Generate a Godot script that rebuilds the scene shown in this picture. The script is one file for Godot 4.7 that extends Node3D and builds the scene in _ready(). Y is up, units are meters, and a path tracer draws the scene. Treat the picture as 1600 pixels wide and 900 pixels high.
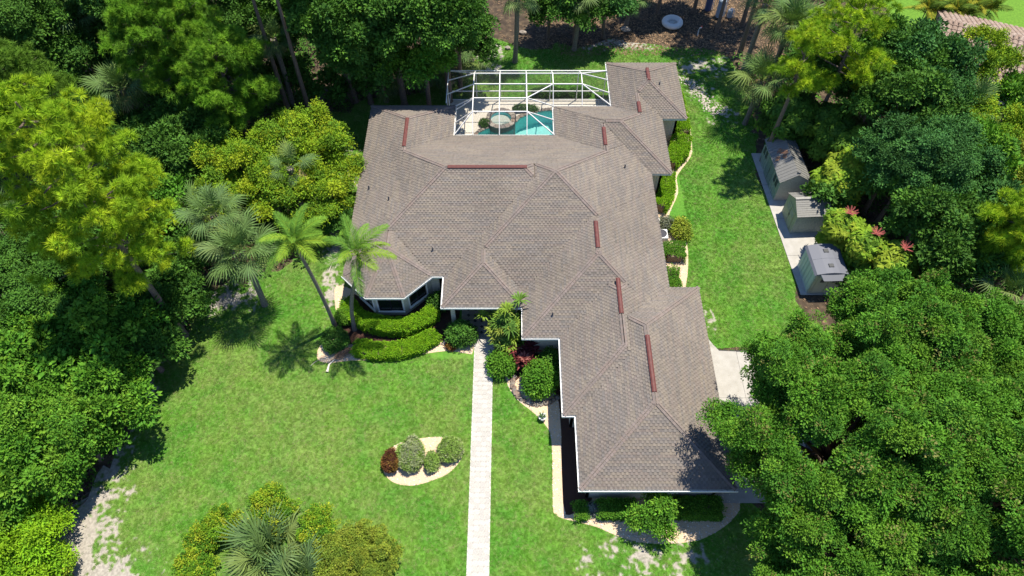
extends Node3D

# A hip-roofed house in a wooded garden, seen from a drone in bright sun. y is up, metres.

var rng := RandomNumberGenerator.new()
var used := {}
var M := {}
var C := {}

class Shape:
	var v := PackedVector3Array()
	var n := PackedVector3Array()
	var c := PackedColorArray()
	var uv := PackedVector2Array()
	func tri(a: Vector3, b: Vector3, d: Vector3, col := Color.WHITE) -> void:
		var m := (d - a).cross(b - a).normalized()
		v.append(a); v.append(b); v.append(d)
		n.append(m); n.append(m); n.append(m)
		c.append(col); c.append(col); c.append(col)
	func quad(a: Vector3, b: Vector3, d: Vector3, e: Vector3, col := Color.WHITE) -> void:
		tri(a, b, d, col)
		tri(a, d, e, col)
	func smooth(a: Vector3, b: Vector3, d: Vector3, na: Vector3, nb: Vector3, nd: Vector3, col := Color.WHITE) -> void:
		if (d - a).cross(b - a).dot(na + nb + nd) < 0:
			v.append(a); v.append(d); v.append(b)
			n.append(na); n.append(nd); n.append(nb)
		else:
			v.append(a); v.append(b); v.append(d)
			n.append(na); n.append(nb); n.append(nd)
		c.append(col); c.append(col); c.append(col)
	# a box between two corners
	func box(lo: Vector3, hi: Vector3, col := Color.WHITE) -> void:
		var p := []
		for k in 8:
			p.append(Vector3(hi.x if k & 1 else lo.x, hi.y if k & 2 else lo.y, hi.z if k & 4 else lo.z))
		for f in [[0, 1, 3, 2], [5, 4, 6, 7], [4, 0, 2, 6], [1, 5, 7, 3], [2, 3, 7, 6], [4, 5, 1, 0]]:
			quad(p[f[3]], p[f[2]], p[f[1]], p[f[0]], col)
	# a box with its top edges chamfered
	func slab(lo: Vector3, hi: Vector3, b: float, col := Color.WHITE) -> void:
		var lo2 := Vector3(lo.x + b, hi.y, lo.z + b)
		var hi2 := Vector3(hi.x - b, hi.y, hi.z - b)
		var y := hi.y - b
		var s := [Vector3(lo.x, y, lo.z), Vector3(hi.x, y, lo.z), Vector3(hi.x, y, hi.z), Vector3(lo.x, y, hi.z)]
		var t := [lo2, Vector3(hi2.x, hi.y, lo2.z), hi2, Vector3(lo2.x, hi.y, hi2.z)]
		for k in 4:
			var a: Vector3 = s[k]
			var d: Vector3 = s[(k + 1) % 4]
			quad(Vector3(a.x, lo.y, a.z), a, d, Vector3(d.x, lo.y, d.z), col)
			quad(a, t[k], t[(k + 1) % 4], d, col)
		quad(t[0], t[3], t[2], t[1], col)
	# a square bar from a to b
	func bar(a: Vector3, b: Vector3, w: float, h: float, col := Color.WHITE) -> void:
		var f := (b - a).normalized()
		var s := f.cross(Vector3.UP)
		s = Vector3.RIGHT if s.length() < 0.01 else s.normalized()
		var u := s.cross(f)
		s *= w * 0.5
		u *= h * 0.5
		var k := [s + u, s - u, -s - u, -s + u]
		for i in 4:
			quad(a + k[i], b + k[i], b + k[(i + 1) % 4], a + k[(i + 1) % 4], col)
		quad(a + k[0], a + k[1], a + k[2], a + k[3], col)
		quad(b + k[3], b + k[2], b + k[1], b + k[0], col)
	# a round tube through points, a radius at each
	func tube(p: Array, r: Array, sides := 6, col := Color.WHITE) -> void:
		var rings := []
		for i in p.size():
			var f: Vector3 = (p[mini(i + 1, p.size() - 1)] - p[maxi(i - 1, 0)]).normalized()
			var s := f.cross(Vector3.UP if absf(f.y) < 0.9 else Vector3.RIGHT).normalized()
			var u := s.cross(f)
			var ring := []
			for k in sides:
				ring.append(s * cos(TAU * k / sides) + u * sin(TAU * k / sides))
			rings.append(ring)
		for i in p.size() - 1:
			for k in sides:
				var k2 := (k + 1) % sides
				var a: Vector3 = rings[i][k]
				var b: Vector3 = rings[i + 1][k]
				var a2: Vector3 = rings[i][k2]
				var b2: Vector3 = rings[i + 1][k2]
				smooth(p[i] + a * r[i], p[i + 1] + b * r[i + 1], p[i + 1] + b2 * r[i + 1], a, b, b2, col)
				smooth(p[i] + a * r[i], p[i + 1] + b2 * r[i + 1], p[i] + a2 * r[i], a, b2, a2, col)
		var z := p.size() - 1
		for k in range(1, sides - 1):
			tri(p[z] + rings[z][0] * r[z], p[z] + rings[z][k + 1] * r[z], p[z] + rings[z][k] * r[z], col)
	# a turned shape: [radius, height] pairs
	func lathe(at: Vector3, prof: Array, sides := 16, col := Color.WHITE) -> void:
		for i in prof.size() - 1:
			var d := Vector2(prof[i + 1][1] - prof[i][1], prof[i][0] - prof[i + 1][0]).normalized()
			for k in sides:
				var a := TAU * k / sides
				var b := TAU * (k + 1) / sides
				var da := Vector3(cos(a), 0, sin(a))
				var db := Vector3(cos(b), 0, sin(b))
				var na := da * d.x + Vector3.UP * d.y
				var nb := db * d.x + Vector3.UP * d.y
				var p0: Vector3 = at + da * prof[i][0] + Vector3.UP * prof[i][1]
				var p1: Vector3 = at + db * prof[i][0] + Vector3.UP * prof[i][1]
				var p2: Vector3 = at + db * prof[i + 1][0] + Vector3.UP * prof[i + 1][1]
				var p3: Vector3 = at + da * prof[i + 1][0] + Vector3.UP * prof[i + 1][1]
				smooth(p0, p1, p2, na, nb, nb, col)
				smooth(p0, p2, p3, na, nb, na, col)
	# a flat polygon at height y, with sides down by t
	func sheet(poly: PackedVector2Array, y: float, t := 0.0, col := Color.WHITE) -> void:
		var ix := Geometry2D.triangulate_polygon(poly)
		for k in range(0, ix.size(), 3):
			var a := poly[ix[k]]
			var b := poly[ix[k + 1]]
			var d := poly[ix[k + 2]]
			if (b - a).cross(d - a) > 0:
				var s := b
				b = d
				d = s
			tri(Vector3(a.x, y, a.y), Vector3(d.x, y, d.y), Vector3(b.x, y, b.y), col)
		if t != 0.0:
			var cw := Geometry2D.is_polygon_clockwise(poly)
			for k in poly.size():
				var a := poly[k]
				var b := poly[(k + 1) % poly.size()]
				if cw:
					var s := a
					a = b
					b = s
				quad(Vector3(a.x, y, a.y), Vector3(b.x, y, b.y), Vector3(b.x, y - t, b.y), Vector3(a.x, y - t, a.y), col)
	func done() -> ArrayMesh:
		var a := []
		a.resize(Mesh.ARRAY_MAX)
		a[Mesh.ARRAY_VERTEX] = v
		a[Mesh.ARRAY_NORMAL] = n
		a[Mesh.ARRAY_COLOR] = c
		if uv.size() == v.size():
			a[Mesh.ARRAY_TEX_UV] = uv
		var m := ArrayMesh.new()
		m.add_surface_from_arrays(Mesh.PRIMITIVE_TRIANGLES, a)
		return m

func numbered(called: String) -> String:
	var k: int = used.get(called, 0)
	used[called] = k + 1
	return called if k == 0 else "%s_%03d" % [called, k]

func tag(o: Node3D, label: String, category: String, group := "") -> void:
	o.set_meta("label", label)
	o.set_meta("category", category)
	if group:
		o.set_meta("group", group)

func thing(called: String, label: String, category: String, at := Vector3.ZERO, turn := 0.0, group := "") -> Node3D:
	var o := Node3D.new()
	o.name = numbered(called)
	add_child(o)
	o.position = at
	o.rotation.y = turn
	tag(o, label, category, group)
	return o

func part(parent: Node, called: String, mesh: Mesh, mat: Material, at := Transform3D.IDENTITY) -> MeshInstance3D:
	var o := MeshInstance3D.new()
	o.name = called
	o.mesh = mesh
	o.material_override = mat
	parent.add_child(o, true)
	o.transform = at
	return o

func struct(called: String, mesh: Mesh, mat: Material) -> MeshInstance3D:
	var o := part(self, numbered(called), mesh, mat)
	o.set_meta("kind", "structure")
	return o

func copies(parent: Node, called: String, mesh: Mesh, mat: Material, where: Array, tint: PackedColorArray) -> MultiMeshInstance3D:
	var m := MultiMesh.new()
	m.transform_format = MultiMesh.TRANSFORM_3D
	m.use_colors = true
	m.mesh = mesh
	m.instance_count = where.size()
	for i in where.size():
		m.set_instance_transform(i, where[i])
		m.set_instance_color(i, tint[i])
	var o := MultiMeshInstance3D.new()
	o.name = called
	o.multimesh = m
	o.material_override = mat
	parent.add_child(o, true)
	o.set_meta("kind", "stuff")
	return o

func r(a: float, b: float) -> float:
	return rng.randf_range(a, b)

func lin(x: float, y: float, z: float) -> Color:
	return Color(x, y, z).linear_to_srgb()

func mat(called: String, col: Color, rough := 0.8, tinted := false) -> StandardMaterial3D:
	var m := StandardMaterial3D.new()
	m.resource_name = called
	m.albedo_color = col
	m.roughness = rough
	m.vertex_color_use_as_albedo = tinted
	M[called] = m
	return m

func noise_tex(freq: float, octaves: int, a: Color, b: Color, size := 512, seed_ := 1, c3 = null) -> NoiseTexture2D:
	var f := FastNoiseLite.new()
	f.noise_type = FastNoiseLite.TYPE_SIMPLEX_SMOOTH
	f.frequency = freq
	f.fractal_octaves = octaves
	f.seed = seed_
	var g := Gradient.new()
	g.set_color(0, a)
	g.set_color(1, b)
	if c3 != null:
		g.add_point(0.5, c3)
	var t := NoiseTexture2D.new()
	t.width = size
	t.height = size
	t.seamless = true
	t.noise = f
	t.color_ramp = g
	return t

func grain(m: StandardMaterial3D, t: Texture2D, scale: float, bump: Texture2D = null, depth := 0.5) -> void:
	m.albedo_texture = t
	m.uv1_triplanar = true
	m.uv1_world_triplanar = true
	m.uv1_scale = Vector3.ONE * scale
	if bump:
		m.heightmap_enabled = true
		m.heightmap_texture = bump
		m.heightmap_scale = depth

func leafy(called: String, back := 0.55, rough := 0.55) -> StandardMaterial3D:
	var m := mat(called, Color.WHITE, rough, true)
	m.backlight_enabled = true
	m.backlight = Color(back, back, back * 0.5)
	m.metallic_specular = 0.17
	return m

func materials() -> void:
	leafy("leaf")
	leafy("needle", 0.45, 0.6)
	leafy("palm_leaf", 0.5, 0.6)
	leafy("grass_blade", 0.5, 0.7)
	mat("tinted", Color.WHITE, 0.85, true)
	mat("tinted_shiny", Color.WHITE, 0.45, true)
	var bark_t := noise_tex(0.03, 4, Color(0.55, 0.5, 0.47), Color(1, 1, 1), 256, 5)
	grain(mat("bark", Color(0.58, 0.52, 0.47), 0.95), bark_t, 1.6, bark_t, 3.0)
	grain(mat("pale_bark", Color(0.62, 0.6, 0.56), 0.9), bark_t, 1.6, bark_t, 1.0)
	grain(mat("twig", Color(0.55, 0.5, 0.46), 0.95), bark_t, 2.0)
	var roof_t := noise_tex(0.09, 3, Color(0.72, 0.72, 0.72), Color(1, 1, 1), 512, 9)
	var sh := mat("shingle", Color(1, 1, 1), 0.95, true)
	grain(sh, roof_t, 0.9, noise_tex(0.3, 2, Color.BLACK, Color.WHITE, 256, 3), 0.25)
	sh.metallic_specular = 0.2
	var st := noise_tex(0.02, 4, Color(0.86, 0.85, 0.83), Color(1, 1, 1), 512, 21)
	grain(mat("wall", Color(0.80, 0.78, 0.72), 0.9), st, 0.6)
	grain(mat("deck_concrete", Color(0.85, 0.83, 0.79), 0.9), noise_tex(0.03, 4, Color(0.8, 0.79, 0.76), Color(1, 1, 1), 512, 31), 0.5)
	grain(mat("concrete", Color(0.68, 0.67, 0.65), 0.92), noise_tex(0.025, 5, Color(0.9, 0.895, 0.88), Color(1, 1, 1), 512, 33), 0.12)
	grain(mat("asphalt", Color(0.27, 0.28, 0.30), 0.9), noise_tex(0.1, 4, Color(0.7, 0.7, 0.7), Color(1, 1, 1), 256, 35), 0.8)
	grain(mat("paver", Color(0.76, 0.755, 0.742), 0.9, true), noise_tex(0.04, 4, Color(0.82, 0.81, 0.79), Color(1, 1, 1), 512, 41), 0.8)
	mat("white_metal", Color(0.90, 0.90, 0.89), 0.4)
	mat("trim", Color(0.88, 0.87, 0.84), 0.55)
	grain(mat("red_metal", Color(0.42, 0.22, 0.20), 0.65), noise_tex(0.02, 4, Color(0.75, 0.7, 0.7), Color(1, 1, 1), 256, 51), 0.8)
	mat("dark_metal", Color(0.10, 0.10, 0.11), 0.5)
	mat("bronze", Color(0.13, 0.12, 0.12), 0.5)
	mat("glass_dark", Color(0.10, 0.13, 0.16, 0.5), 0.04).transparency = BaseMaterial3D.TRANSPARENCY_ALPHA
	mat("room", Color(0.30, 0.29, 0.28), 0.9)
	mat("screen_mesh", Color(0.20, 0.21, 0.22, 0.16), 0.8).transparency = BaseMaterial3D.TRANSPARENCY_ALPHA
	mat("pool_water", Color(0.12, 0.62, 0.62, 0.16), 0.03).transparency = BaseMaterial3D.TRANSPARENCY_ALPHA
	grain(mat("pool_plaster", Color(0.60, 0.92, 0.91), 0.7), st, 0.8)
	grain(mat("spa_plaster", Color(0.60, 0.91, 0.93), 0.7), st, 0.8)
	grain(mat("rock", Color(1, 1, 1), 0.9, true), noise_tex(0.03, 4, Color(0.6, 0.57, 0.54), Color(1, 1, 1), 256, 61), 0.9)
	grain(mat("gravel", Color(0.88, 0.80, 0.70), 0.95), noise_tex(0.16, 3, Color(0.62, 0.56, 0.5), Color(1, 1, 1), 512, 63, Color(0.93, 0.9, 0.86)), 0.45, noise_tex(0.2, 3, Color.BLACK, Color.WHITE, 256, 64), 2.0)
	grain(mat("mulch", Color(0.36, 0.25, 0.20), 0.98), noise_tex(0.14, 3, Color(0.45, 0.4, 0.38), Color(1, 1, 1), 512, 65), 0.45, noise_tex(0.2, 3, Color.BLACK, Color.WHITE, 256, 66), 3.0)
	var fl := noise_tex(0.012, 6, Color(0.23, 0.19, 0.15), Color(0.48, 0.41, 0.32), 1024, 67, Color(0.33, 0.275, 0.215))
	grain(mat("forest_floor", Color(0.86, 0.86, 0.86), 0.98), fl, 0.11, noise_tex(0.15, 3, Color.BLACK, Color.WHITE, 512, 68), 4.0)
	grain(mat("far_grass", Color(0.40, 0.57, 0.14), 0.95), noise_tex(0.05, 5, Color(0.75, 0.78, 0.7), Color(1, 1, 1), 512, 69), 0.15)
	grain(mat("shed_metal", Color(1, 1, 1), 0.6, true), st, 0.5)
	mat("plastic", Color(1, 1, 1), 0.6, true)

# ---------------------------------------------------------------- leaves

func leaf_cluster(count: int, spread: float, length: float, width: float, flat := 0.75) -> ArrayMesh:
	var s := Shape.new()
	for i in count:
		var p := Vector3(r(-1, 1), r(-0.6, 1), r(-1, 1))
		p = p.normalized() * spread * sqrt(rng.randf())
		p.y *= flat
		var d := (p / spread + Vector3(r(-0.7, 0.7), r(-0.25, 0.6), r(-0.7, 0.7))).normalized()
		var side := d.cross(Vector3(r(-0.4, 0.4), 1, r(-0.4, 0.4))).normalized()
		var l := length * r(0.7, 1.2)
		var w := width * r(0.8, 1.2) * 0.5
		var up := side.cross(d) * w * 0.35
		var g := r(0.72, 1.18)
		var col := Color(g * r(0.94, 1.08), g, g * r(0.8, 1.1))
		var m := p + d * l * 0.45
		s.tri(p, m + side * w + up, p + d * l, col)
		s.tri(p, p + d * l, m - side * w + up, col)
	return s.done()

func needle_tuft(count: int, length: float, width: float) -> ArrayMesh:
	var s := Shape.new()
	for i in count:
		var d := Vector3(r(-1, 1), r(-0.35, 1.1), r(-1, 1)).normalized()
		var side := d.cross(Vector3(r(-1, 1), r(-1, 1), r(-1, 1))).normalized() * width * 0.5
		var l := length * r(0.75, 1.15)
		var g := r(0.75, 1.2)
		var tip := d * l + Vector3.DOWN * l * 0.12
		s.tri(d * 0.03 + side, tip, d * 0.03 - side, Color(g, g, g * r(0.8, 1.1)))
	return s.done()

func rosette(count: int, length: float, width: float, droop: float, lift := 0.5) -> ArrayMesh:
	var s := Shape.new()
	for i in count:
		var a := TAU * (i + r(-0.3, 0.3)) / count * 2.618
		var e := lift * r(0.2, 1.4)
		var d := Vector3(cos(a), e, sin(a)).normalized()
		var side := Vector3(-sin(a), 0, cos(a)) * width * 0.5
		var l := length * r(0.75, 1.15)
		var m := d * l * 0.55
		var t := d * l + Vector3.DOWN * droop * l
		var g := r(0.75, 1.2)
		var col := Color(g * r(0.95, 1.08), g, g * 0.95)
		var b := d * 0.03
		s.quad(b - side * 0.4, m - side, m + side, b + side * 0.4, col)
		s.tri(m - side, t, m + side, col)
	return s.done()

# A fan leaf: stalk along +z, blade of pointed segments with falling tips.
func fan_frond(stalk: float, blade: float, segments: int, fall: float, tone: Color) -> ArrayMesh:
	var s := Shape.new()
	var w := 0.018
	var e := Vector3(0, -0.06 * stalk, stalk)
	s.tube([Vector3.ZERO, Vector3(0, 0.05 * stalk, stalk * 0.5), e], [w * 1.5, w, w * 0.7], 4, Color(tone.r * 1.3, tone.g * 1.15, tone.b))
	for i in segments:
		var q := (float(i) / (segments - 1)) * 2.0 - 1.0
		var a := q * deg_to_rad(118)
		var l := blade * (1.0 - 0.28 * absf(q)) * r(0.9, 1.08)
		var root := e + Vector3(0, 0, (1.0 - absf(q)) * blade * 0.28)
		var d := Vector3(sin(a), 0.22 * absf(q) + 0.06, cos(a)).normalized()
		var side := Vector3(cos(a), 0, -sin(a))
		var m := root + d * l * 0.5 + Vector3.DOWN * fall * l * 0.12
		var t := root + d * l * 0.93 + Vector3.DOWN * fall * l * r(0.4, 0.75)
		var g := r(0.78, 1.2)
		var col := Color(tone.r * g, tone.g * g, tone.b * g * r(0.9, 1.1))
		var ww := blade * 0.062
		var fold := Vector3.UP * ww * (0.35 if i % 2 else -0.35)
		s.quad(root - side * 0.012, m - side * ww * 0.5, m + side * ww * 0.5 + fold, root + side * 0.012, col)
		s.tri(m - side * ww * 0.5, t, m + side * ww * 0.5 + fold, col)
	return s.done()

# A feather leaf along +z, arching over.
func feather_frond(length: float, leaflet: float, pairs: int, arch: float, tone: Color) -> ArrayMesh:
	var s := Shape.new()
	var p := []
	var rad := []
	for i in 9:
		var q := i / 8.0
		p.append(Vector3(0, length * (0.30 * q - arch * q * q), length * q * (1.0 - 0.12 * q)))
		rad.append(0.03 * (1.0 - 0.8 * q))
	s.tube(p, rad, 4, Color(tone.r * 1.7, tone.g * 1.35, tone.b * 1.1))
	for i in pairs:
		var q := 0.12 + 0.88 * (i + 0.5) / pairs
		var k := q * 8.0
		var b: Vector3 = p[int(k)].lerp(p[mini(int(k) + 1, 8)], k - int(k))
		var f: Vector3 = (p[mini(int(k) + 1, 8)] - p[int(k)]).normalized() if int(k) < 8 else Vector3(0, -0.5, 0.8)
		var l := leaflet * sin(PI * (0.22 + 0.7 * q)) * r(0.9, 1.1)
		for sd in [-1.0, 1.0]:
			var d := (Vector3(sd, 0.42, 0) + f * (0.55 + 0.7 * q) + Vector3(0, r(-0.12, 0.12), r(-0.1, 0.1))).normalized()
			var w := f * 0.034
			var m := b + d * l * 0.5
			var t := b + d * l + Vector3.DOWN * l * r(0.35, 0.6)
			var g := r(0.8, 1.2)
			var col := Color(tone.r * g, tone.g * g, tone.b * g)
			s.quad(b - w * 0.5, m - w, m + w, b + w * 0.5, col)
			s.tri(m - w, t, m + w, col)
	return s.done()

func pick(cols: Array) -> Color:
	return cols[rng.randi() % cols.size()]

func shade_of(c: Color, k: float) -> Color:
	return Color(c.r * k, c.g * k, c.b * k)

# Leaf clusters over the outside of a set of lumps ([centre, radii]).
func foliage(parent: Node, called: String, lumps: Array, mesh: Mesh, m: Material, per_m2: float, size: float, cols: Array, low := -0.35) -> MultiMeshInstance3D:
	var where: Array[Transform3D] = []
	var tint := PackedColorArray()
	for li in lumps.size():
		var c: Vector3 = lumps[li][0]
		var rad: Vector3 = lumps[li][1]
		var near := []
		for lj in lumps.size():
			if lj != li and c.distance_to(lumps[lj][0]) < (rad.x + lumps[lj][1].x) * 1.1:
				near.append(lumps[lj])
		var count := int(4 * PI * (rad.x * rad.y + rad.y * rad.z + rad.x * rad.z) / 3.0 * (1.0 - low) * 0.5 * per_m2) + 1
		var base: Color = cols[rng.randi() % mini(4, cols.size())]
		var k := r(0.86, 1.14)
		for i in count:
			var y := r(low, 1)
			var a := rng.randf() * TAU
			var q := sqrt(1 - y * y)
			var d := Vector3(q * cos(a), y, q * sin(a))
			var p := c + d * rad * r(0.7, 1.04)
			var buried := false
			for o in near:
				if ((p - o[0]) / o[1]).length_squared() < 0.5:
					buried = true
					break
			if buried:
				continue
			var up := (d * 0.8 + Vector3(r(-0.35, 0.35), 0.45, r(-0.35, 0.35))).normalized()
			var b := Basis(Quaternion(Vector3.UP, up)) * Basis(Vector3.UP, rng.randf() * TAU)
			where.append(Transform3D(b.scaled(Vector3.ONE * size * r(0.75, 1.25)), p))
			var g := k * r(0.84, 1.16)
			var col := base if rng.randf() < 0.7 else pick(cols)
			tint.append(Color(col.r * g, col.g * g, col.b * g))
	return copies(parent, called, mesh, m, where, tint)

func limb(s: Shape, a: Vector3, b: Vector3, ra: float, rb: float, sag := 0.0) -> void:
	var p := []
	var w := []
	for i in 5:
		var q := i / 4.0
		var j := Vector3(r(-1, 1), r(-0.5, 0.5), r(-1, 1)) * a.distance_to(b) * 0.035 * sin(PI * q)
		p.append(a.lerp(b, q) + j + Vector3.DOWN * sag * sin(PI * q))
		w.append(lerpf(ra, rb, q))
	s.tube(p, w, 6)

# A broad-leaved tree: tapered trunk with limbs, crown of lumps set on a dome.
func leafy_tree(d: Dictionary) -> void:
	var t := thing(d.name, d.label, d.get("cat", "tree"), Vector3(d.x, 0, d.z), 0.0, d.get("group", ""))
	var R: float = d.r
	var hc: float = d.h
	var flat: float = d.get("flat", 0.72)
	var lr: float = d.get("lump", clampf(R * 0.34, 0.4, 0.95))
	var lumps := []
	var boughs := []
	var n := int(d.get("n", 4.0 + R * R * 1.7))
	for i in n:
		var y := 1.0 - 1.4 * (i + 0.5) / n
		var a := i * 2.39996 + r(-0.5, 0.5)
		var q := sqrt(maxf(0.0, 1 - y * y))
		var k := r(0.62, 1.02)
		var c := Vector3(q * cos(a) * R * k, hc + y * R * flat * k + r(-0.6, 0.45) * lr, q * sin(a) * R * k)
		c.y = maxf(c.y, lr * 0.6)
		boughs.append(c)
		var out := Vector3(q * cos(a), 0.3, q * sin(a))
		for j in 5:
			var s := lr * r(0.34, 0.74)
			var o := Vector3(r(-1, 1), r(-0.55, 0.8), r(-1, 1)) * lr * 0.8 + out * lr * r(-0.1, 0.6)
			lumps.append([Vector3(c.x + o.x, maxf(c.y + o.y, 0.25), c.z + o.z), Vector3(s, s * r(0.6, 0.85), s)])
		for j in 4:
			var s := lr * r(0.16, 0.3)
			var v := (Vector3(r(-1, 1), r(-0.2, 0.8), r(-1, 1)).normalized() + out * 0.5) * lr * r(0.85, 1.3)
			lumps.append([Vector3(c.x + v.x, maxf(c.y + v.y, 0.2), c.z + v.z), Vector3(s, s * 0.8, s)])
	var w := Shape.new()
	var tr: float = d.get("trunk", 0.05 + R * 0.06)
	var fork := Vector3(r(-0.2, 0.2), maxf(hc - R * flat * 0.9, hc * 0.35), r(-0.2, 0.2))
	w.tube([Vector3(0, -0.1, 0), Vector3(0, 0.25, 0), fork * 0.5, fork], [tr * 1.5, tr * 1.1, tr, tr * 0.9], 8)
	for c in boughs:
		limb(w, fork, c, tr * 0.45, 0.02, -0.08 * R)
	part(t, "trunk", w.done(), M.bark if not d.has("pale") else M.pale_bark)
	foliage(t, "crown", lumps, C[d.get("leaf", "broad")], M.leaf, d.get("dens", 13.0), d.get("size", 1.0), C[d.cols])

# A slash pine: straight bare trunk, pads of needle tufts on rising branches.
func pine_tree(d: Dictionary) -> void:
	var t := thing(d.name, d.label, "pine tree", Vector3(d.x, 0, d.z), 0.0, d.get("group", ""))
	var H: float = d.h
	var base: float = d.base
	var R: float = d.r
	var lean: Vector3 = d.get("lean", Vector3.ZERO)
	var w := Shape.new()
	var p := []
	var rad := []
	for i in 8:
		var q := i / 7.0
		p.append(Vector3(0, H * q - 0.1, 0) + lean * q + Vector3(sin(q * 5.0 + H) * 0.12, 0, cos(q * 4.0 + H) * 0.12) * q)
		rad.append(lerpf(d.get("trunk", 0.2), 0.04, q) * (1.25 if i == 0 else 1.0))
	w.tube(p, rad, 9)
	part(t, "trunk", w.done(), M.bark)
	var br := Shape.new()
	var lumps := []
	var n: int = d.get("n", 30)
	for i in n:
		var q := (i + 0.5) / n
		var hy := lerpf(base, H * 0.97, q)
		var a := i * 2.39996 + r(-0.4, 0.4)
		var reach := R * (0.35 + 0.65 * sin(PI * minf(0.18 + q * 0.78, 1.0))) * r(0.7, 1.1)
		var at: Vector3 = p[0].lerp(p[7], clampf(hy / H, 0, 1))
		at.y = hy
		var e := at + Vector3(cos(a) * reach, reach * r(0.05, 0.35), sin(a) * reach)
		limb(br, at, e, 0.06, 0.015, reach * 0.06)
		for k in int(d.get("pads", 4)) * 2:
			var f := r(0.5, 1.05)
			var o := at.lerp(e, f) + Vector3(r(-0.6, 0.6), r(-0.1, 0.45), r(-0.6, 0.6)) * (0.5 + R * 0.2)
			var s: float = r(0.2, 0.4) * d.get("pad", 1.0)
			lumps.append([o, Vector3(s, s * 0.75, s)])
	part(t, "branches", br.done(), M.twig)
	foliage(t, "crown", lumps, C.tuft, M.needle, d.get("dens", 11.0), d.get("size", 1.0), C[d.cols], -0.5)

# A cabbage palm: each fan leaf is a part.
func fan_palm(d: Dictionary) -> void:
	var t := thing(d.name, d.label, d.get("cat", "palm"), Vector3(d.x, 0, d.z), 0.0, d.get("group", ""))
	var H: float = d.h
	var k: float = d.get("k", 1.0)
	if H > 0.5:
		var w := Shape.new()
		var p := []
		var rad := []
		for i in 9:
			var q := i / 8.0
			p.append(Vector3(sin(q * 2.0) * 0.15, H * q - 0.05, 0))
			rad.append(0.19 + (0.05 if i == 0 else 0.0) + (0.04 if i > 6 else 0.0) + r(-0.012, 0.012))
		w.tube(p, rad, 9)
		part(t, "trunk", w.done(), M.pale_bark)
	var top := Vector3(sin(2.0) * 0.15, H, 0) if H > 0.5 else Vector3(0, 0.15, 0)
	var n: int = d.get("n", 30)
	var low: float = d.get("low", -48.0)
	for i in n:
		var q := float(i) / n
		var pitch := deg_to_rad(lerpf(82, low, pow(q, 0.85)) + r(-7, 7))
		var yaw := i * 2.39996 + r(-0.25, 0.25)
		var kind := "fan_young" if q < 0.25 else ("fan" if q < 0.84 or H < 0.5 else "fan_old")
		var ms: Array = C[kind]
		var s := k * (0.8 + 0.25 * sin(PI * minf(q + 0.2, 1.0))) * r(0.9, 1.1)
		var b := Basis(Vector3.UP, yaw) * Basis(Vector3.RIGHT, -pitch) * Basis(Vector3.BACK, r(-0.3, 0.3))
		part(t, "frond", ms[rng.randi() % ms.size()], M.palm_leaf, Transform3D(b.scaled(Vector3.ONE * s), top + b.z * 0.08))

func feather_palm(d: Dictionary) -> void:
	var t := thing(d.name, d.label, "palm", Vector3(d.x, 0, d.z), 0.0, d.get("group", ""))
	var stems: Array = d.stems
	for st in stems:
		var foot: Vector3 = st[0]
		var top: Vector3 = st[1]
		var w := Shape.new()
		var p := []
		var rad := []
		for i in 8:
			var q := i / 7.0
			p.append(foot.lerp(top, q) + Vector3(0, -0.04, 0) + (top - foot) * Vector3(1, 0, 1) * 0.22 * sin(PI * q) * (-1.0 if top.y > 4 else 1.0))
			rad.append(st[2] * (1.5 if i == 0 else lerpf(1.0, 0.75, q)))
		w.tube(p, rad, 9)
		part(t, "trunk", w.done(), M.pale_bark)
		if top.y > 4.0:
			var cs := Shape.new()
			cs.tube([top, top + Vector3(0, 0.5, 0), top + Vector3(0, 1.0, 0)], [0.1, 0.11, 0.05], 8, Color(0.10, 0.2, 0.05))
			part(t, "crownshaft", cs.done(), M.tinted)
			top += Vector3(0, 0.85, 0)
		var n: int = st[3]
		for i in n:
			var q := float(i) / n
			var pitch := deg_to_rad(lerpf(st[4], st[5], q) + r(-6, 6))
			var yaw: float = i * 2.39996 + r(-0.15, 0.15) + st[6]
			var ms: Array = C[d.get("frond", "feather")]
			var b := Basis(Vector3.UP, yaw) * Basis(Vector3.RIGHT, -pitch) * Basis(Vector3.BACK, r(-0.35, 0.35))
			part(t, "frond", ms[i % ms.size()], M.palm_leaf, Transform3D(b.scaled(Vector3.ONE * d.get("k", 1.0) * r(0.88, 1.08)), top))

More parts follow.
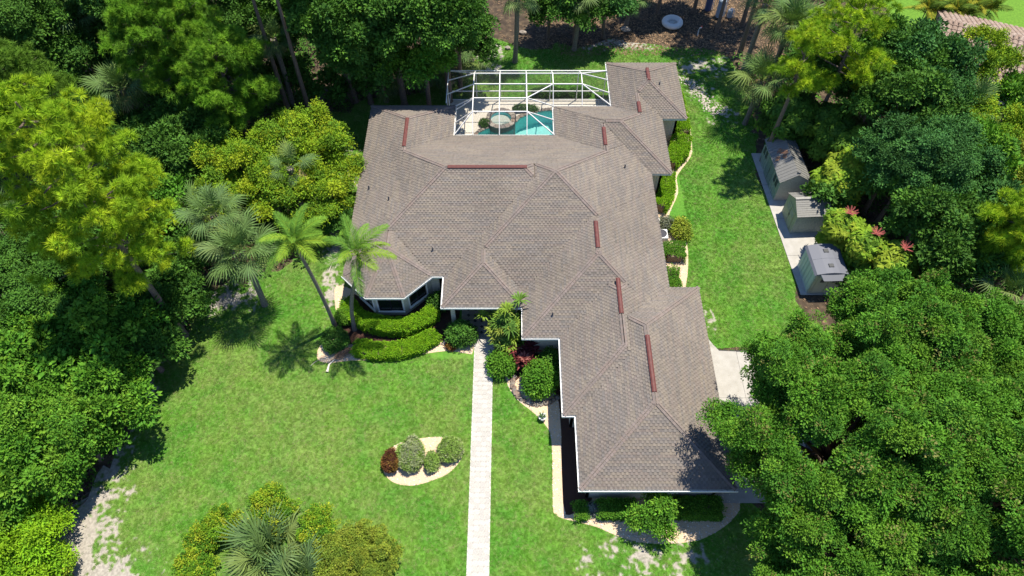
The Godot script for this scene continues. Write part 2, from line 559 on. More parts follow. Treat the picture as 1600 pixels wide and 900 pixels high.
# A clipped hedge along a line: leaves over a rounded box with a twiggy core.
func hedge(called: String, label: String, line: Array, width: float, height: float, cols: Array, per_m2 := 70.0, group := "", rough := 0.06) -> void:
	var o: Vector2 = line[0]
	var t := thing(called, label, "hedge", Vector3(o.x, 0, o.y), 0.0, group)
	var core := Shape.new()
	var where: Array[Transform3D] = []
	var tint := PackedColorArray()
	for k in line.size() - 1:
		var a: Vector2 = line[k] - o
		var b: Vector2 = line[k + 1] - o
		var f := (b - a).normalized()
		var s := Vector2(-f.y, f.x)
		core.bar(Vector3(a.x, height * 0.33, a.y), Vector3(b.x, height * 0.33, b.y), width * 0.7, height * 0.64, Color(0.17, 0.125, 0.085))
		var count := int(a.distance_to(b) * (width + 2 * height) * per_m2)
		for i in count:
			var on_top := rng.randf() < (width + 0.3) / (width + 0.3 + 2.0 * height)
			var cx := r(-0.9, 0.9) if on_top else (1.0 if rng.randf() < 0.5 else -1.0) * r(0.9, 1.0)
			var cy := 1.0 - 0.10 * cx * cx if on_top else rng.randf()
			var u := cx * width * 0.5
			var y := cy * height
			cx = cx * 0.35 if on_top else cx
			var q := rng.randf()
			var bump := 1.0 + rough * sin(a.lerp(b, q).x * 5.1 + u * 4.0) + rough * sin(a.lerp(b, q).y * 4.3 - u * 3.0)
			var p2 := a.lerp(b, q) + s * u * bump + f * r(-0.1, 0.1)
			var up := (Vector3(s.x * cx, cy + 0.4, s.y * cx) + Vector3(r(-0.4, 0.4), r(-0.2, 0.4), r(-0.4, 0.4))).normalized()
			var bs := Basis(Quaternion(Vector3.UP, up)) * Basis(Vector3.UP, rng.randf() * TAU)
			where.append(Transform3D(bs.scaled(Vector3.ONE * r(0.75, 1.2)), Vector3(p2.x, maxf(0.05, y * bump - 0.05), p2.y)))
			tint.append(shade_of(pick(cols), r(0.8, 1.2)))
	part(t, "branches", core.done(), M.tinted)
	copies(t, "foliage", C.small, M.leaf, where, tint)

func round_bush(called: String, label: String, at: Vector3, rad: Vector3, cols: Array, leaf := "small", per_m2 := 75.0, cat := "bush", group := "") -> void:
	var t := thing(called, label, cat, at, 0.0, group)
	var w := Shape.new()
	for i in 9:
		var a := i * 2.4
		limb(w, Vector3(0, -0.05, 0), Vector3(cos(a) * rad.x * 0.6, rad.y * r(0.9, 1.4), sin(a) * rad.z * 0.6), 0.03, 0.01)
	part(t, "stem", w.done(), M.twig)
	var lumps := [[Vector3(0, rad.y * 0.85, 0), rad * Vector3(0.92, 1, 0.92)]]
	for i in 9:
		var a := i * 2.4
		lumps.append([Vector3(cos(a) * rad.x * 0.62, rad.y * r(0.6, 1.05), sin(a) * rad.z * 0.62), rad * r(0.36, 0.46)])
	foliage(t, "foliage", lumps, C[leaf], M.leaf, per_m2, 1.0, cols, -0.75)

# Stems topped by rosettes of strap leaves.
func rosette_plant(called: String, label: String, at: Vector3, heads: Array, leaf: String, cols: Array, cat := "plant") -> Node3D:
	var t := thing(called, label, cat, at)
	var n := 0
	for h in heads:
		var w := Shape.new()
		limb(w, Vector3(h.x * 0.15, -0.04, h.z * 0.15), h, 0.05, 0.03, -0.1)
		part(t, "stem", w.done(), M.twig)
		var b := Basis(Vector3.UP, rng.randf() * TAU) * Basis(Vector3.RIGHT, r(-0.35, 0.35))
		var o := part(t, "leaf_rosette", C[leaf], tone_mat(cols[n % cols.size()]), Transform3D(b.scaled(Vector3.ONE * r(0.85, 1.2)), h))
		n += 1
	return t

func tone_mat(c: Color) -> StandardMaterial3D:
	var key := "tone_%s" % c.to_html()
	if not M.has(key):
		var m := leafy(key)
		m.albedo_color = c.linear_to_srgb()
	return M[key]

func library() -> void:
	C.broad = leaf_cluster(24, 0.42, 0.22, 0.12)
	C.fine = leaf_cluster(30, 0.38, 0.15, 0.075)
	C.tiny = leaf_cluster(36, 0.38, 0.13, 0.07)
	C.small = leaf_cluster(12, 0.13, 0.10, 0.055)
	C.wide = leaf_cluster(16, 0.42, 0.30, 0.17)
	C.tuft = needle_tuft(46, 0.36, 0.024)
	C.umbrella = rosette(16, 0.62, 0.17, 0.45, 0.35)
	C.strap = rosette(34, 0.62, 0.075, 0.28, 0.9)
	C.ti = rosette(26, 0.55, 0.11, 0.2, 1.0)
	var sg := Color(0.115, 0.195, 0.062)
	C.fan_young = [fan_frond(0.75, 1.15, 22, 0.15, Color(0.13, 0.225, 0.065)), fan_frond(0.8, 1.1, 22, 0.25, sg)]
	C.fan = [fan_frond(0.95, 1.2, 24, 0.7, sg), fan_frond(1.0, 1.15, 24, 0.95, Color(0.10, 0.17, 0.062)), fan_frond(0.9, 1.2, 24, 0.8, Color(0.14, 0.205, 0.075)), fan_frond(1.0, 1.2, 22, 1.1, Color(0.155, 0.22, 0.06))]
	C.fan_old = [fan_frond(1.0, 1.1, 20, 1.2, Color(0.22, 0.22, 0.09)), fan_frond(0.9, 1.1, 18, 1.4, Color(0.33, 0.25, 0.13))]
	C.feather = [feather_frond(2.45, 0.62, 30, 0.5, Color(0.125, 0.25, 0.03)), feather_frond(2.4, 0.6, 30, 0.6, Color(0.095, 0.205, 0.03)), feather_frond(2.5, 0.62, 30, 0.44, Color(0.17, 0.28, 0.03))]
	C.areca = [feather_frond(2.0, 0.5, 26, 0.55, Color(0.16, 0.24, 0.03)), feather_frond(2.1, 0.5, 26, 0.65, Color(0.26, 0.27, 0.03)), feather_frond(1.9, 0.5, 26, 0.45, Color(0.11, 0.19, 0.03))]
	C.bright = [Color(0.095, 0.255, 0.026), Color(0.125, 0.300, 0.030), Color(0.075, 0.205, 0.024), Color(0.150, 0.310, 0.032)]
	C.oak = [Color(0.082, 0.225, 0.024), Color(0.105, 0.265, 0.026), Color(0.068, 0.190, 0.024), Color(0.130, 0.280, 0.028), Color(0.150, 0.290, 0.035), Color(0.090, 0.240, 0.024), Color(0.120, 0.270, 0.030), Color(0.075, 0.200, 0.026), Color(0.200, 0.210, 0.060)]
	C.mid = [Color(0.075, 0.190, 0.030), Color(0.095, 0.225, 0.034), Color(0.060, 0.150, 0.028)]
	C.bluish = [Color(0.065, 0.185, 0.050), Color(0.085, 0.225, 0.055), Color(0.055, 0.150, 0.040)]
	C.dark = [Color(0.074, 0.180, 0.030), Color(0.092, 0.210, 0.034), Color(0.064, 0.160, 0.030)]
	C.yellow = [Color(0.230, 0.370, 0.022), Color(0.170, 0.320, 0.024), Color(0.310, 0.410, 0.025), Color(0.130, 0.260, 0.026)]
	C.gold = [Color(0.190, 0.370, 0.026), Color(0.280, 0.420, 0.030), Color(0.100, 0.250, 0.024), Color(0.370, 0.440, 0.035), Color(0.080, 0.200, 0.024)]
	C.lime = [Color(0.190, 0.400, 0.018), Color(0.240, 0.440, 0.020), Color(0.150, 0.330, 0.018)]
	C.olive = [Color(0.240, 0.330, 0.040), Color(0.290, 0.350, 0.045), Color(0.170, 0.260, 0.036)]
	C.pine_yellow = [Color(0.310, 0.480, 0.022), Color(0.250, 0.420, 0.022), Color(0.370, 0.500, 0.024), Color(0.200, 0.360, 0.022)]
	C.pine_green = [Color(0.140, 0.310, 0.024), Color(0.180, 0.350, 0.026), Color(0.110, 0.240, 0.024)]
	C.pine_dark = [Color(0.100, 0.200, 0.024), Color(0.120, 0.235, 0.026)]
	C.croton = [Color(0.260, 0.110, 0.035), Color(0.170, 0.110, 0.030), Color(0.300, 0.170, 0.050), Color(0.120, 0.050, 0.030)]
	C.clipped = [Color(0.240, 0.380, 0.080), Color(0.300, 0.390, 0.140), Color(0.340, 0.390, 0.210), Color(0.190, 0.330, 0.050)]
	C.schef = [Color(0.075, 0.170, 0.022), Color(0.110, 0.220, 0.025), Color(0.060, 0.135, 0.022)]
	C.schef_light = [Color(0.170, 0.290, 0.024), Color(0.120, 0.240, 0.026), Color(0.230, 0.310, 0.030)]

# ---------------------------------------------------------------- ground

var n1 := FastNoiseLite.new()
var n2 := FastNoiseLite.new()
var n3 := FastNoiseLite.new()
var n4 := FastNoiseLite.new()
# bare sand in the lawn: centre x, z, radii, strength
const SAND := [[-22.9, -10.6, 2.0, 3.6, 1.25], [-22.6, -15.0, 1.2, 1.9, 0.9], [-20.6, -8.6, 2.2, 1.6, 0.8], [-21.7, -19.2, 0.9, 1.6, 0.8], [7.4, -9.7, 2.8, 0.9, 0.24], [-12.2, -37.2, 0.9, 2.6, 0.95], [-12.0, -30.0, 0.6, 3.0, 0.9], [-11.7, -26.4, 0.5, 1.3, 0.9], [-18.5, -26.3, 1.8, 1.2, 0.6], [15.2, -46.3, 1.0, 1.3, 0.35], [16.4, -49.6, 2.0, 1.0, 0.4], [9.6, -53.0, 4.0, 1.2, 1.0], [-2.2, -51.6, 1.4, 1.2, 1.0], [-2.0, -49.2, 0.9, 0.8, 0.6], [16.6, -43.4, 0.9, 1.0, 0.35], [12.3, -24.2, 0.4, 0.8, 0.1]]

func lawn_at(x: float, z: float) -> Color:
	var a := n1.get_noise_2d(x, z)
	var b := n2.get_noise_2d(x, z)
	var d := n3.get_noise_2d(x, z)
	var dry := clampf(0.30 + a * 0.8 + b * 0.75 - x * 0.008 + (0.10 if z > -21 and x < -3 else 0.0), 0.0, 1.0)
	var g := Color(0.074, 0.228, 0.018).lerp(Color(0.108, 0.254, 0.023), clampf(0.5 + d * 1.2, 0, 1))
	var col := g.lerp(Color(0.205, 0.26, 0.065), dry * 0.5)
	var s := 0.0
	for k in SAND:
		var e := Vector2((x - k[0]) / k[2], (z - k[1]) / k[3]).length()
		if e < 1.6:
			s = maxf(s, (1.15 - e) * k[4] + b * 0.7 + d * 0.4 + n4.get_noise_2d(x, z) * 0.8)
	s = smoothstep(0.15, 0.5, s)
	col = col.lerp(Color(0.36, 0.33, 0.28), s)
	col.a = s
	return col

const LAWN := [Vector2(-23.6, -2), Vector2(-23.9, -9.2), Vector2(-23.9, -11.1), Vector2(-23.2, -14.2), Vector2(-21.7, -16.1), Vector2(-21.9, -19.4), Vector2(-20.3, -22.9), Vector2(-20.9, -26.2), Vector2(-17.6, -27.2), Vector2(-15.2, -28.4), Vector2(-13.6, -30.5), Vector2(-12.9, -35.5), Vector2(-14.0, -39.0), Vector2(-15.5, -41.6), Vector2(-12.6, -44.7), Vector2(-8.5, -46.2), Vector2(-5.3, -47.6), Vector2(-3.4, -49.6), Vector2(-3.0, -52.2), Vector2(0, -52.5), Vector2(4.2, -52.2), Vector2(8.9, -53.2), Vector2(13.2, -52.2), Vector2(18.2, -50.6), Vector2(19.6, -46.0), Vector2(18.6, -41.5), Vector2(18.2, -39.2), Vector2(18.85, -26.4), Vector2(19.2, -22.2), Vector2(12.8, -22.2), Vector2(12.6, -12.4), Vector2(20, -11.0), Vector2(24, -8), Vector2(25, -2)]

func poly_clip(a: PackedVector2Array, b: PackedVector2Array) -> Array:
	return Geometry2D.clip_polygons(a, b)

func rect2(x0: float, z0: float, x1: float, z1: float) -> PackedVector2Array:
	return PackedVector2Array([Vector2(x0, z0), Vector2(x1, z0), Vector2(x1, z1), Vector2(x0, z1)])

const WALK := [-2.33, -1.16]
const BED_LEFT := [Vector2(-2.4, -23.2), Vector2(-2.42, -21.95), Vector2(-2.7, -21.85), Vector2(-4, -22.05), Vector2(-5.9, -21.75), Vector2(-7.9, -21.45), Vector2(-10, -21.35), Vector2(-11.2, -21.2), Vector2(-11.9, -21.5), Vector2(-11.9, -22.4), Vector2(-11.2, -23.2), Vector2(-11.0, -24.0), Vector2(-11.4, -25.5), Vector2(-11.5, -27.0), Vector2(-10.0, -26.4), Vector2(-8.6, -25.2), Vector2(-6.7, -25.2), Vector2(-5.3, -26.6), Vector2(-3.4, -26.6), Vector2(-3.4, -23.2)]
const BED_RIGHT := [Vector2(-1.1, -22.85), Vector2(-1.1, -21.9), Vector2(-0.45, -20.3), Vector2(-0.1, -19.35), Vector2(0.45, -18.6), Vector2(1.1, -18.05), Vector2(1.88, -17.2), Vector2(2.25, -16.1), Vector2(2.2, -12.5), Vector2(2.35, -12.0), Vector2(2.8, -11.75), Vector2(4.4, -11.35), Vector2(5.2, -11.0), Vector2(6.0, -10.7), Vector2(7.0, -10.5), Vector2(8.0, -10.45), Vector2(9.2, -10.55), Vector2(10.2, -10.8), Vector2(11.6, -11.6), Vector2(12.3, -12.6), Vector2(11.0, -13.2), Vector2(4.2, -13.2), Vector2(4.2, -17.3), Vector2(3.6, -22.2), Vector2(0.2, -22.2), Vector2(0.2, -22.85)]
const ISLAND := [Vector2(-7.15, -14.5), Vector2(-6.9, -14.05), Vector2(-6.5, -13.75), Vector2(-5.9, -13.58), Vector2(-5.2, -13.6), Vector2(-4.4, -13.85), Vector2(-3.6, -14.2), Vector2(-3.05, -14.75), Vector2(-2.78, -15.25), Vector2(-2.8, -15.75), Vector2(-3.2, -16.05), Vector2(-4.05, -16.4), Vector2(-5.0, -16.35), Vector2(-5.9, -16.2), Vector2(-6.6, -15.9), Vector2(-7.1, -15.3)]
const BED_SIDE := [Vector2(12.0, -46.0), Vector2(13.7, -46.2), Vector2(13.9, -43.0), Vector2(13.75, -40.4), Vector2(13.5, -39.0), Vector2(12.6, -37.6), Vector2(12.1, -36.7), Vector2(12.0, -35.2), Vector2(11.2, -33.4), Vector2(11.0, -32.4), Vector2(11.8, -31.6), Vector2(12.0, -30.5), Vector2(11.75, -28.4), Vector2(11.3, -26.6), Vector2(10.9, -25.2), Vector2(8.8, -25.2), Vector2(8.8, -35.0), Vector2(10.2, -35.0), Vector2(10.2, -40.6), Vector2(12.0, -40.6)]

func smooth_poly(p: Array, step := 3) -> PackedVector2Array:
	var out := PackedVector2Array()
	for k in p.size():
		var a: Vector2 = p[(k - 1 + p.size()) % p.size()]
		var b: Vector2 = p[k]
		var c: Vector2 = p[(k + 1) % p.size()]
		var d: Vector2 = p[(k + 2) % p.size()]
		for i in step:
			out.append(b.cubic_interpolate(c, a, d, float(i) / step))
	return out

func inside(p: Vector2, polys: Array) -> bool:
	for q in polys:
		if Geometry2D.is_point_in_polygon(p, q):
			return true
	return false

const POOL := [Vector2(-2.55, -41.6), Vector2(-2.95, -40.6), Vector2(-2.7, -39.5), Vector2(-1.6, -39.0), Vector2(0.6, -38.95), Vector2(2.4, -39.05), Vector2(3.3, -39.6), Vector2(3.5, -41.5), Vector2(3.5, -43.4), Vector2(3.2, -44.1), Vector2(2.3, -44.0), Vector2(1.3, -43.65), Vector2(0.55, -43.2), Vector2(0.1, -42.6), Vector2(-0.8, -42.2), Vector2(-1.7, -42.1)]

func ground() -> void:
	n1.frequency = 0.11; n1.seed = 11; n1.fractal_octaves = 3
	n2.frequency = 0.75; n2.seed = 12; n2.fractal_octaves = 3
	n3.frequency = 0.33; n3.seed = 13; n3.fractal_octaves = 2
	n4.frequency = 2.4; n4.seed = 14; n4.fractal_octaves = 3
	var hole := rect2(-4.1, -44.9, 3.7, -38.9)
	var s := Shape.new()
	for q in [[-160, -200, 160, -44.9], [-160, -38.9, 160, 90], [-160, -44.9, -4.1, -38.9], [3.7, -44.9, 160, -38.9]]:
		s.quad(Vector3(q[0], 0, q[1]), Vector3(q[2], 0, q[1]), Vector3(q[2], 0, q[3]), Vector3(q[0], 0, q[3]))
	struct("ground", s.done(), M.forest_floor)
	# the lawn
	var lawn := smooth_poly(LAWN, 4)
	for k in lawn.size():
		lawn[k] += Vector2(n3.get_noise_2d(lawn[k].x * 3, lawn[k].y * 3), n3.get_noise_2d(lawn[k].y * 3, lawn[k].x * 3)) * 1.1
	var im := Image.create(768, 768, false, Image.FORMAT_RGB8)
	for j in 768:
		for i in 768:
			var c := lawn_at(-27.0 + 56.0 * (i + 0.5) / 768, -55.0 + 56.0 * (j + 0.5) / 768)
			var k := 0.75 + 0.5 * rng.randf()
			im.set_pixel(i, j, Color(c.r * k, c.g * k, c.b * k).linear_to_srgb())
	var lm := mat("lawn", Color(0.95, 0.95, 0.95), 0.98)
	lm.albedo_texture = ImageTexture.create_from_image(im)
	s = Shape.new()
	for half in [rect2(-60, -80, 0.3, 20), rect2(0.3, -80, 60, 20)]:
		for p in Geometry2D.intersect_polygons(lawn, half):
			for q in poly_clip(p, rect2(-5.0, -45.3, 8, -30)):
				s.sheet(q, 0.012)
	for v in s.v:
		s.uv.append(Vector2((v.x + 27.0) / 56.0, (v.z + 55.0) / 56.0))
	struct("lawn", s.done(), lm)
	# beds, walk, drive
	var bl := smooth_poly(BED_LEFT)
	var brt := smooth_poly(BED_RIGHT)
	var isl := smooth_poly(ISLAND)
	var bs := smooth_poly(BED_SIDE)
	for b in [["gravel_bed", bl, "gravel", 0.02], ["gravel_bed", brt, "gravel", 0.02], ["gravel_bed", isl, "gravel", 0.02], ["gravel_bed", bs, "gravel", 0.02]]:
		s = Shape.new()
		s.sheet(b[1], b[3], 0.03)
		struct(b[0], s.done(), M[b[2]])
	s = Shape.new()
	var mulch_r := smooth_poly([Vector2(-1.0, -22.8), Vector2(-1.0, -22.0), Vector2(-0.5, -20.9), Vector2(0.0, -19.9), Vector2(0.6, -20.3), Vector2(1.2, -20.2), Vector2(1.6, -19.4), Vector2(2.75, -18.6), Vector2(2.75, -12.6), Vector2(3.3, -12.05), Vector2(4.3, -12.5), Vector2(4.3, -17.4), Vector2(3.4, -21.9), Vector2(0.2, -21.9)])
	s.sheet(mulch_r, 0.027)
	struct("mulch_bed", s.done(), M.mulch)
	s = Shape.new()
	var mulch_l := smooth_poly([Vector2(-11.0, -24.4), Vector2(-10.2, -22.6), Vector2(-7.0, -22.0), Vector2(-4.6, -22.6), Vector2(-3.5, -23.6), Vector2(-3.5, -26.4), Vector2(-5.4, -26.4), Vector2(-6.8, -24.9), Vector2(-8.6, -24.9), Vector2(-10.4, -26.4)])
	s.sheet(mulch_l, 0.027)
	struct("mulch_bed", s.done(), M.mulch)
	s = Shape.new()
	s.sheet(PackedVector2Array([Vector2(11.0, -23.1), Vector2(12.2, -23.0), Vector2(12.45, -22.5), Vector2(12.75, -22.1), Vector2(16.6, -22.0), Vector2(16.6, -12.6), Vector2(11.0, -12.6)]), 0.03, 0.05)
	var dr := struct("driveway", s.done(), M.asphalt)
	for i in 2:
		for j in 3:
			var sl := Shape.new()
			var x0 := 11.0 + i * 2.8
			var x1 := x0 + 2.785
			var z1 := -12.6 - j * 3.13
			var pl := rect2(x0, z1 - 3.115, x1, z1)
			if i == 0 and j == 2:
				pl = PackedVector2Array([Vector2(11.0, -23.05), Vector2(12.2, -22.95), Vector2(12.45, -22.5), Vector2(12.75, -22.05), Vector2(13.785, -22.0), Vector2(13.785, -18.86), Vector2(11.0, -18.86)])
			sl.sheet(pl, 0.042 + 0.002 * ((i + j) % 2), 0.05)
			part(dr, "slab", sl.done(), M.concrete)
	s = Shape.new()
	s.sheet(rect2(16.6, -21.9, 34, -12.7), 0.022, 0.05)
	struct("road", s.done(), M.asphalt)
	s = Shape.new()
	s.sheet(PackedVector2Array([Vector2(18.05, -39.2), Vector2(21.3, -39.3), Vector2(21.9, -26.2), Vector2(18.75, -26.2)]), 0.05, 0.08)
	var ss := struct("shed_slab", s.done(), M.asphalt)
	for j in 4:
		var sl := Shape.new()
		var q0 := j / 4.0
		var q1 := (j + 1) / 4.0 - 0.0015
		var A := Vector2(18.05, -39.2).lerp(Vector2(18.75, -26.2), q0)
		var B := Vector2(21.3, -39.3).lerp(Vector2(21.9, -26.2), q0)
		var A1 := Vector2(18.05, -39.2).lerp(Vector2(18.75, -26.2), q1)
		var B1 := Vector2(21.3, -39.3).lerp(Vector2(21.9, -26.2), q1)
		sl.sheet(PackedVector2Array([A, B, B1, A1]), 0.06, 0.05)
		part(ss, "slab", sl.done(), M.concrete)
	s = Shape.new()
	s.sheet(rect2(34, -75, 90, -52), 0.012)
	struct("neighbour_lawn", s.done(), M.far_grass)
	# white pebbles over the gravel, loose stones by the side lawn
	var peb := Shape.new()
	peb.lathe(Vector3.ZERO, [[0.0, 0.03], [0.035, 0.02], [0.045, 0.0], [0.02, -0.02]], 6)
	var pm := peb.done()
	var where: Array[Transform3D] = []
	var tint := PackedColorArray()
	for b in [bl, brt, isl, bs]:
		var box := Rect2(b[0], Vector2.ZERO)
		for v in b:
			box = box.expand(v)
		for i in int(box.get_area() * 45):
			var q := Vector2(r(box.position.x, box.end.x), r(box.position.y, box.end.y))
			if Geometry2D.is_point_in_polygon(q, b) and not inside(q, [mulch_r, mulch_l]):
				where.append(Transform3D(Basis(Vector3.UP, rng.randf() * TAU).scaled(Vector3(r(0.5, 1.1), r(0.5, 0.9), r(0.5, 1.1))), Vector3(q.x, 0.03, q.y)))
				var g := r(0.4, 0.75)
				tint.append(Color(g, g * r(0.86, 0.94), g * r(0.7, 0.85)))
	var ps := copies(self, "pebbles", pm, M.tinted, where, tint)
	ps.set_meta("kind", "stuff")
	ps.set_meta("label", "pale pebbles strewn over the garden beds")
	where = []
	tint = PackedColorArray()
	for i in 240:
		var q := rng.randf()
		var c := Vector2(13.9, -48.0).lerp(Vector2(16.6, -43.6), q) + Vector2(sin(q * 5.0) * 0.25, 0)
		c += Vector2(rng.randfn(0, 0.32), rng.randfn(0, 0.32))
		where.append(Transform3D(Basis(Vector3.UP, rng.randf() * TAU).scaled(Vector3(r(1.0, 2.4), r(0.8, 1.4), r(1.0, 2.4))), Vector3(c.x, 0.03, c.y)))
		var g := r(0.5, 0.8)
		tint.append(Color(g, g * 0.94, g * 0.84))
	var rs := copies(self, "stones", pm, M.rock, where, tint)
	rs.set_meta("kind", "stuff")
	rs.set_meta("label", "loose white stones in a trail across the side lawn")
	# grass
	var gs := Shape.new()
	for i in 9:
		var a := i * 2.4
		var d := Vector3(cos(a), 0, sin(a))
		var b0 := d * r(0.0, 0.09) + Vector3(r(-0.03, 0.03), -0.01, r(-0.03, 0.03))
		var sd := Vector3(-d.z, 0, d.x) * 0.011
		var g := r(0.8, 1.2)
		gs.tri(b0 - sd, b0 + d * r(0.03, 0.08) + Vector3.UP * r(0.035, 0.075), b0 + sd, Color(g, g, g))
	where = []
	tint = PackedColorArray()
	var keep_out := [bl, brt, isl, bs, rect2(WALK[0] + 0.05, -23, WALK[1] - 0.05, 0), rect2(-10, -41, -4.5, -26), rect2(-5.0, -45.3, 9, -21.5), rect2(3.9, -24.5, 11.0, -12.9), rect2(8, -46, 12.3, -33), rect2(11.0, -22.1, 19, -12.6), rect2(-9.5, -27, 0, -25)]
	var tries := 0
	while where.size() < 210000 and tries < 330000:
		tries += 1
		var q := Vector2(r(-25, 22), r(-53.5, -5))
		if not Geometry2D.is_point_in_polygon(q + Vector2(r(-0.25, 0.25), r(-0.25, 0.25)), lawn) or inside(q, keep_out):
			continue
		var c := lawn_at(q.x, q.y)
		if rng.randf() < c.a * 0.97:
			continue
		var k := r(0.75, 1.28)
		var col := Color(c.r * k, c.g * k, c.b * k)
		if rng.randf() < 0.14:
			col = col.lerp(Color(0.45, 0.42, 0.22), 0.65)
		if c.a > 0.05:
			col = col.lerp(Color(0.10, 0.2, 0.03), 0.8)
		where.append(Transform3D(Basis(Vector3.UP, rng.randf() * TAU).scaled(Vector3.ONE * r(0.8, 1.35)), Vector3(q.x, 0.012, q.y)))
		tint.append(col)
	var grass := copies(self, "grass", gs.done(), M.grass_blade, where, tint)
	grass.set_meta("kind", "stuff")
	grass.set_meta("label", "short mown lawn grass with dry straw patches")
	# leaf litter on the floor of the wood
	var ll := Shape.new()
	ll.tri(Vector3(-0.06, 0.0, 0), Vector3(0, 0.02, 0.035), Vector3(0.08, 0.0, 0))
	ll.tri(Vector3(-0.06, 0.0, 0), Vector3(0.08, 0.0, 0), Vector3(0, 0.015, -0.035))
	where = []
	tint = PackedColorArray()
	for i in 26000:
		var q := Vector2(r(-34, 30), r(-62, -8))
		if i < 9000:
			q = Vector2(r(2, 24), r(-62, -50))
		if inside(q, [lawn]) and not inside(q, [rect2(4, -54, 22, -51)]):
			continue
		where.append(Transform3D(Basis(Vector3.UP, rng.randf() * TAU).scaled(Vector3.ONE * r(0.7, 2.0)), Vector3(q.x, 0.015, q.y)))
		var g := r(0.6, 1.3)
		tint.append(Color(0.23 * g, 0.15 * g, 0.085 * g))
	var lit := copies(self, "fallen_leaves", ll.done(), M.tinted, where, tint)
	lit.set_meta("kind", "stuff")
	lit.set_meta("label", "brown fallen leaves under the trees")

	# undergrowth in the wood
	where = []
	tint = PackedColorArray()
	var clear := [rect2(4, -62, 23, -50), rect2(-4, -62, 5, -51), rect2(17.6, -39.6, 22.2, -25.6), rect2(10.5, -26, 35, -5)]
	for i in 30000:
		var q := Vector2(r(-52, 50), r(-68, -5))
		if inside(q + Vector2(r(-0.5, 0.5), r(-0.5, 0.5)), [lawn]) or inside(q, clear) or n1.get_noise_2d(q.x * 2.0, q.y * 2.0) < -0.12:
			continue
		if q.x > 30 and q.y < -50:
			continue
		where.append(Transform3D(Basis(Vector3.UP, rng.randf() * TAU).scaled(Vector3.ONE * r(0.6, 1.3)), Vector3(q.x, r(0.1, 0.75), q.y)))
		tint.append(shade_of(pick(C.dark + C.mid), r(0.7, 1.2)))
	var ug := copies(self, "undergrowth", C.broad, M.leaf, where, tint)
	ug.set_meta("label", "low leafy undergrowth covering the floor of the wood")

# eight-sided pavers with small square insets
func pave(parent: Node, x0: float, z0: float, nx: int, nz: int, w: float, y: float, tones: Array, inset_tones: Array) -> void:
	var c := w * 0.29
	var g := 0.006
	var pl := PackedVector2Array()
	var h := w * 0.5 - g
	for k in [[-h + c, -h], [h - c, -h], [h, -h + c], [h, h - c], [h - c, h], [-h + c, h], [-h, h - c], [-h, -h + c]]:
		pl.append(Vector2(k[0], k[1]))
	var big := []
	for t in tones:
		var s := Shape.new()
		s.sheet(pl, 0.03, 0.03, t)
		big.append(s.done())
	var d := c - g * 1.5
	var small := []
	for t in inset_tones:
		var s := Shape.new()
		s.sheet(PackedVector2Array([Vector2(0, -d), Vector2(d, 0), Vector2(0, d), Vector2(-d, 0)]), 0.029, 0.03, t)
		small.append(s.done())
	for j in nz:
		for i in nx:
			var tilt := Basis(Vector3(r(-1, 1), 0, r(-1, 1)).normalized(), r(-0.006, 0.006))
			part(parent, "paver", big[rng.randi() % big.size()], M.paver, Transform3D(tilt, Vector3(x0 + w * (i + 0.5), y + r(0, 0.004), z0 + w * (j + 0.5))))
			if i > 0 and j > 0:
				part(parent, "paver_inset", small[rng.randi() % small.size()], M.paver, Transform3D(Basis(), Vector3(x0 + w * i, y, z0 + w * j)))

func walk() -> void:
	var s := Shape.new()
	s.box(Vector3(WALK[0], -0.03, -22.9), Vector3(WALK[1], 0.028, -2.0), Color(0.62, 0.58, 0.52))
	var o := struct("walkway", s.done(), M.tinted)
	pave(o, WALK[0] - 0.005, -22.9, 4, 58, 0.295, 0.012, [Color(0.97, 0.97, 0.96), Color(0.88, 0.87, 0.85), Color(1, 0.99, 0.97), Color(0.93, 0.91, 0.88)], [Color(0.80, 0.78, 0.76), Color(0.88, 0.87, 0.85)])
	s = Shape.new()
	s.box(Vector3(-3.2, -0.03, -27.3), Vector3(0.25, 0.028, -22.905), Color(0.34, 0.31, 0.28))
	o = struct("porch_floor", s.done(), M.tinted)
	pave(o, -3.2, -27.25, 8, 10, 0.43, 0.013, [Color(0.60, 0.55, 0.50), Color(0.55, 0.5, 0.46), Color(0.64, 0.6, 0.55)], [Color(0.10, 0.10, 0.10), Color(0.13, 0.12, 0.12)])

# ---------------------------------------------------------------- house

const EAVE := 2.75
const PITCH := 0.5
const HO := Vector3(1, 0, -29)
var house: Node3D
var blocks := []   # each a list of planes: inward normal x, z and offset

func hp(called: String, mesh: Mesh, m: Material, parent: Node = null) -> MeshInstance3D:
	return part(parent if parent else house, called, mesh, m, Transform3D.IDENTITY)

func rect_block(x0: float, x1: float, z0: float, z1: float) -> Array:
	return [[1.0, 0.0, -x0, x0, x1, z0, z1], [-1.0, 0.0, x1], [0.0, 1.0, -z0], [0.0, -1.0, z1]]

func height_of(b: Array, x: float, z: float) -> float:
	var m := 1e9
	for p in b:
		m = minf(m, p[0] * x + p[1] * z + p[2])
	return EAVE + PITCH * m if m >= -0.05 else -1.0

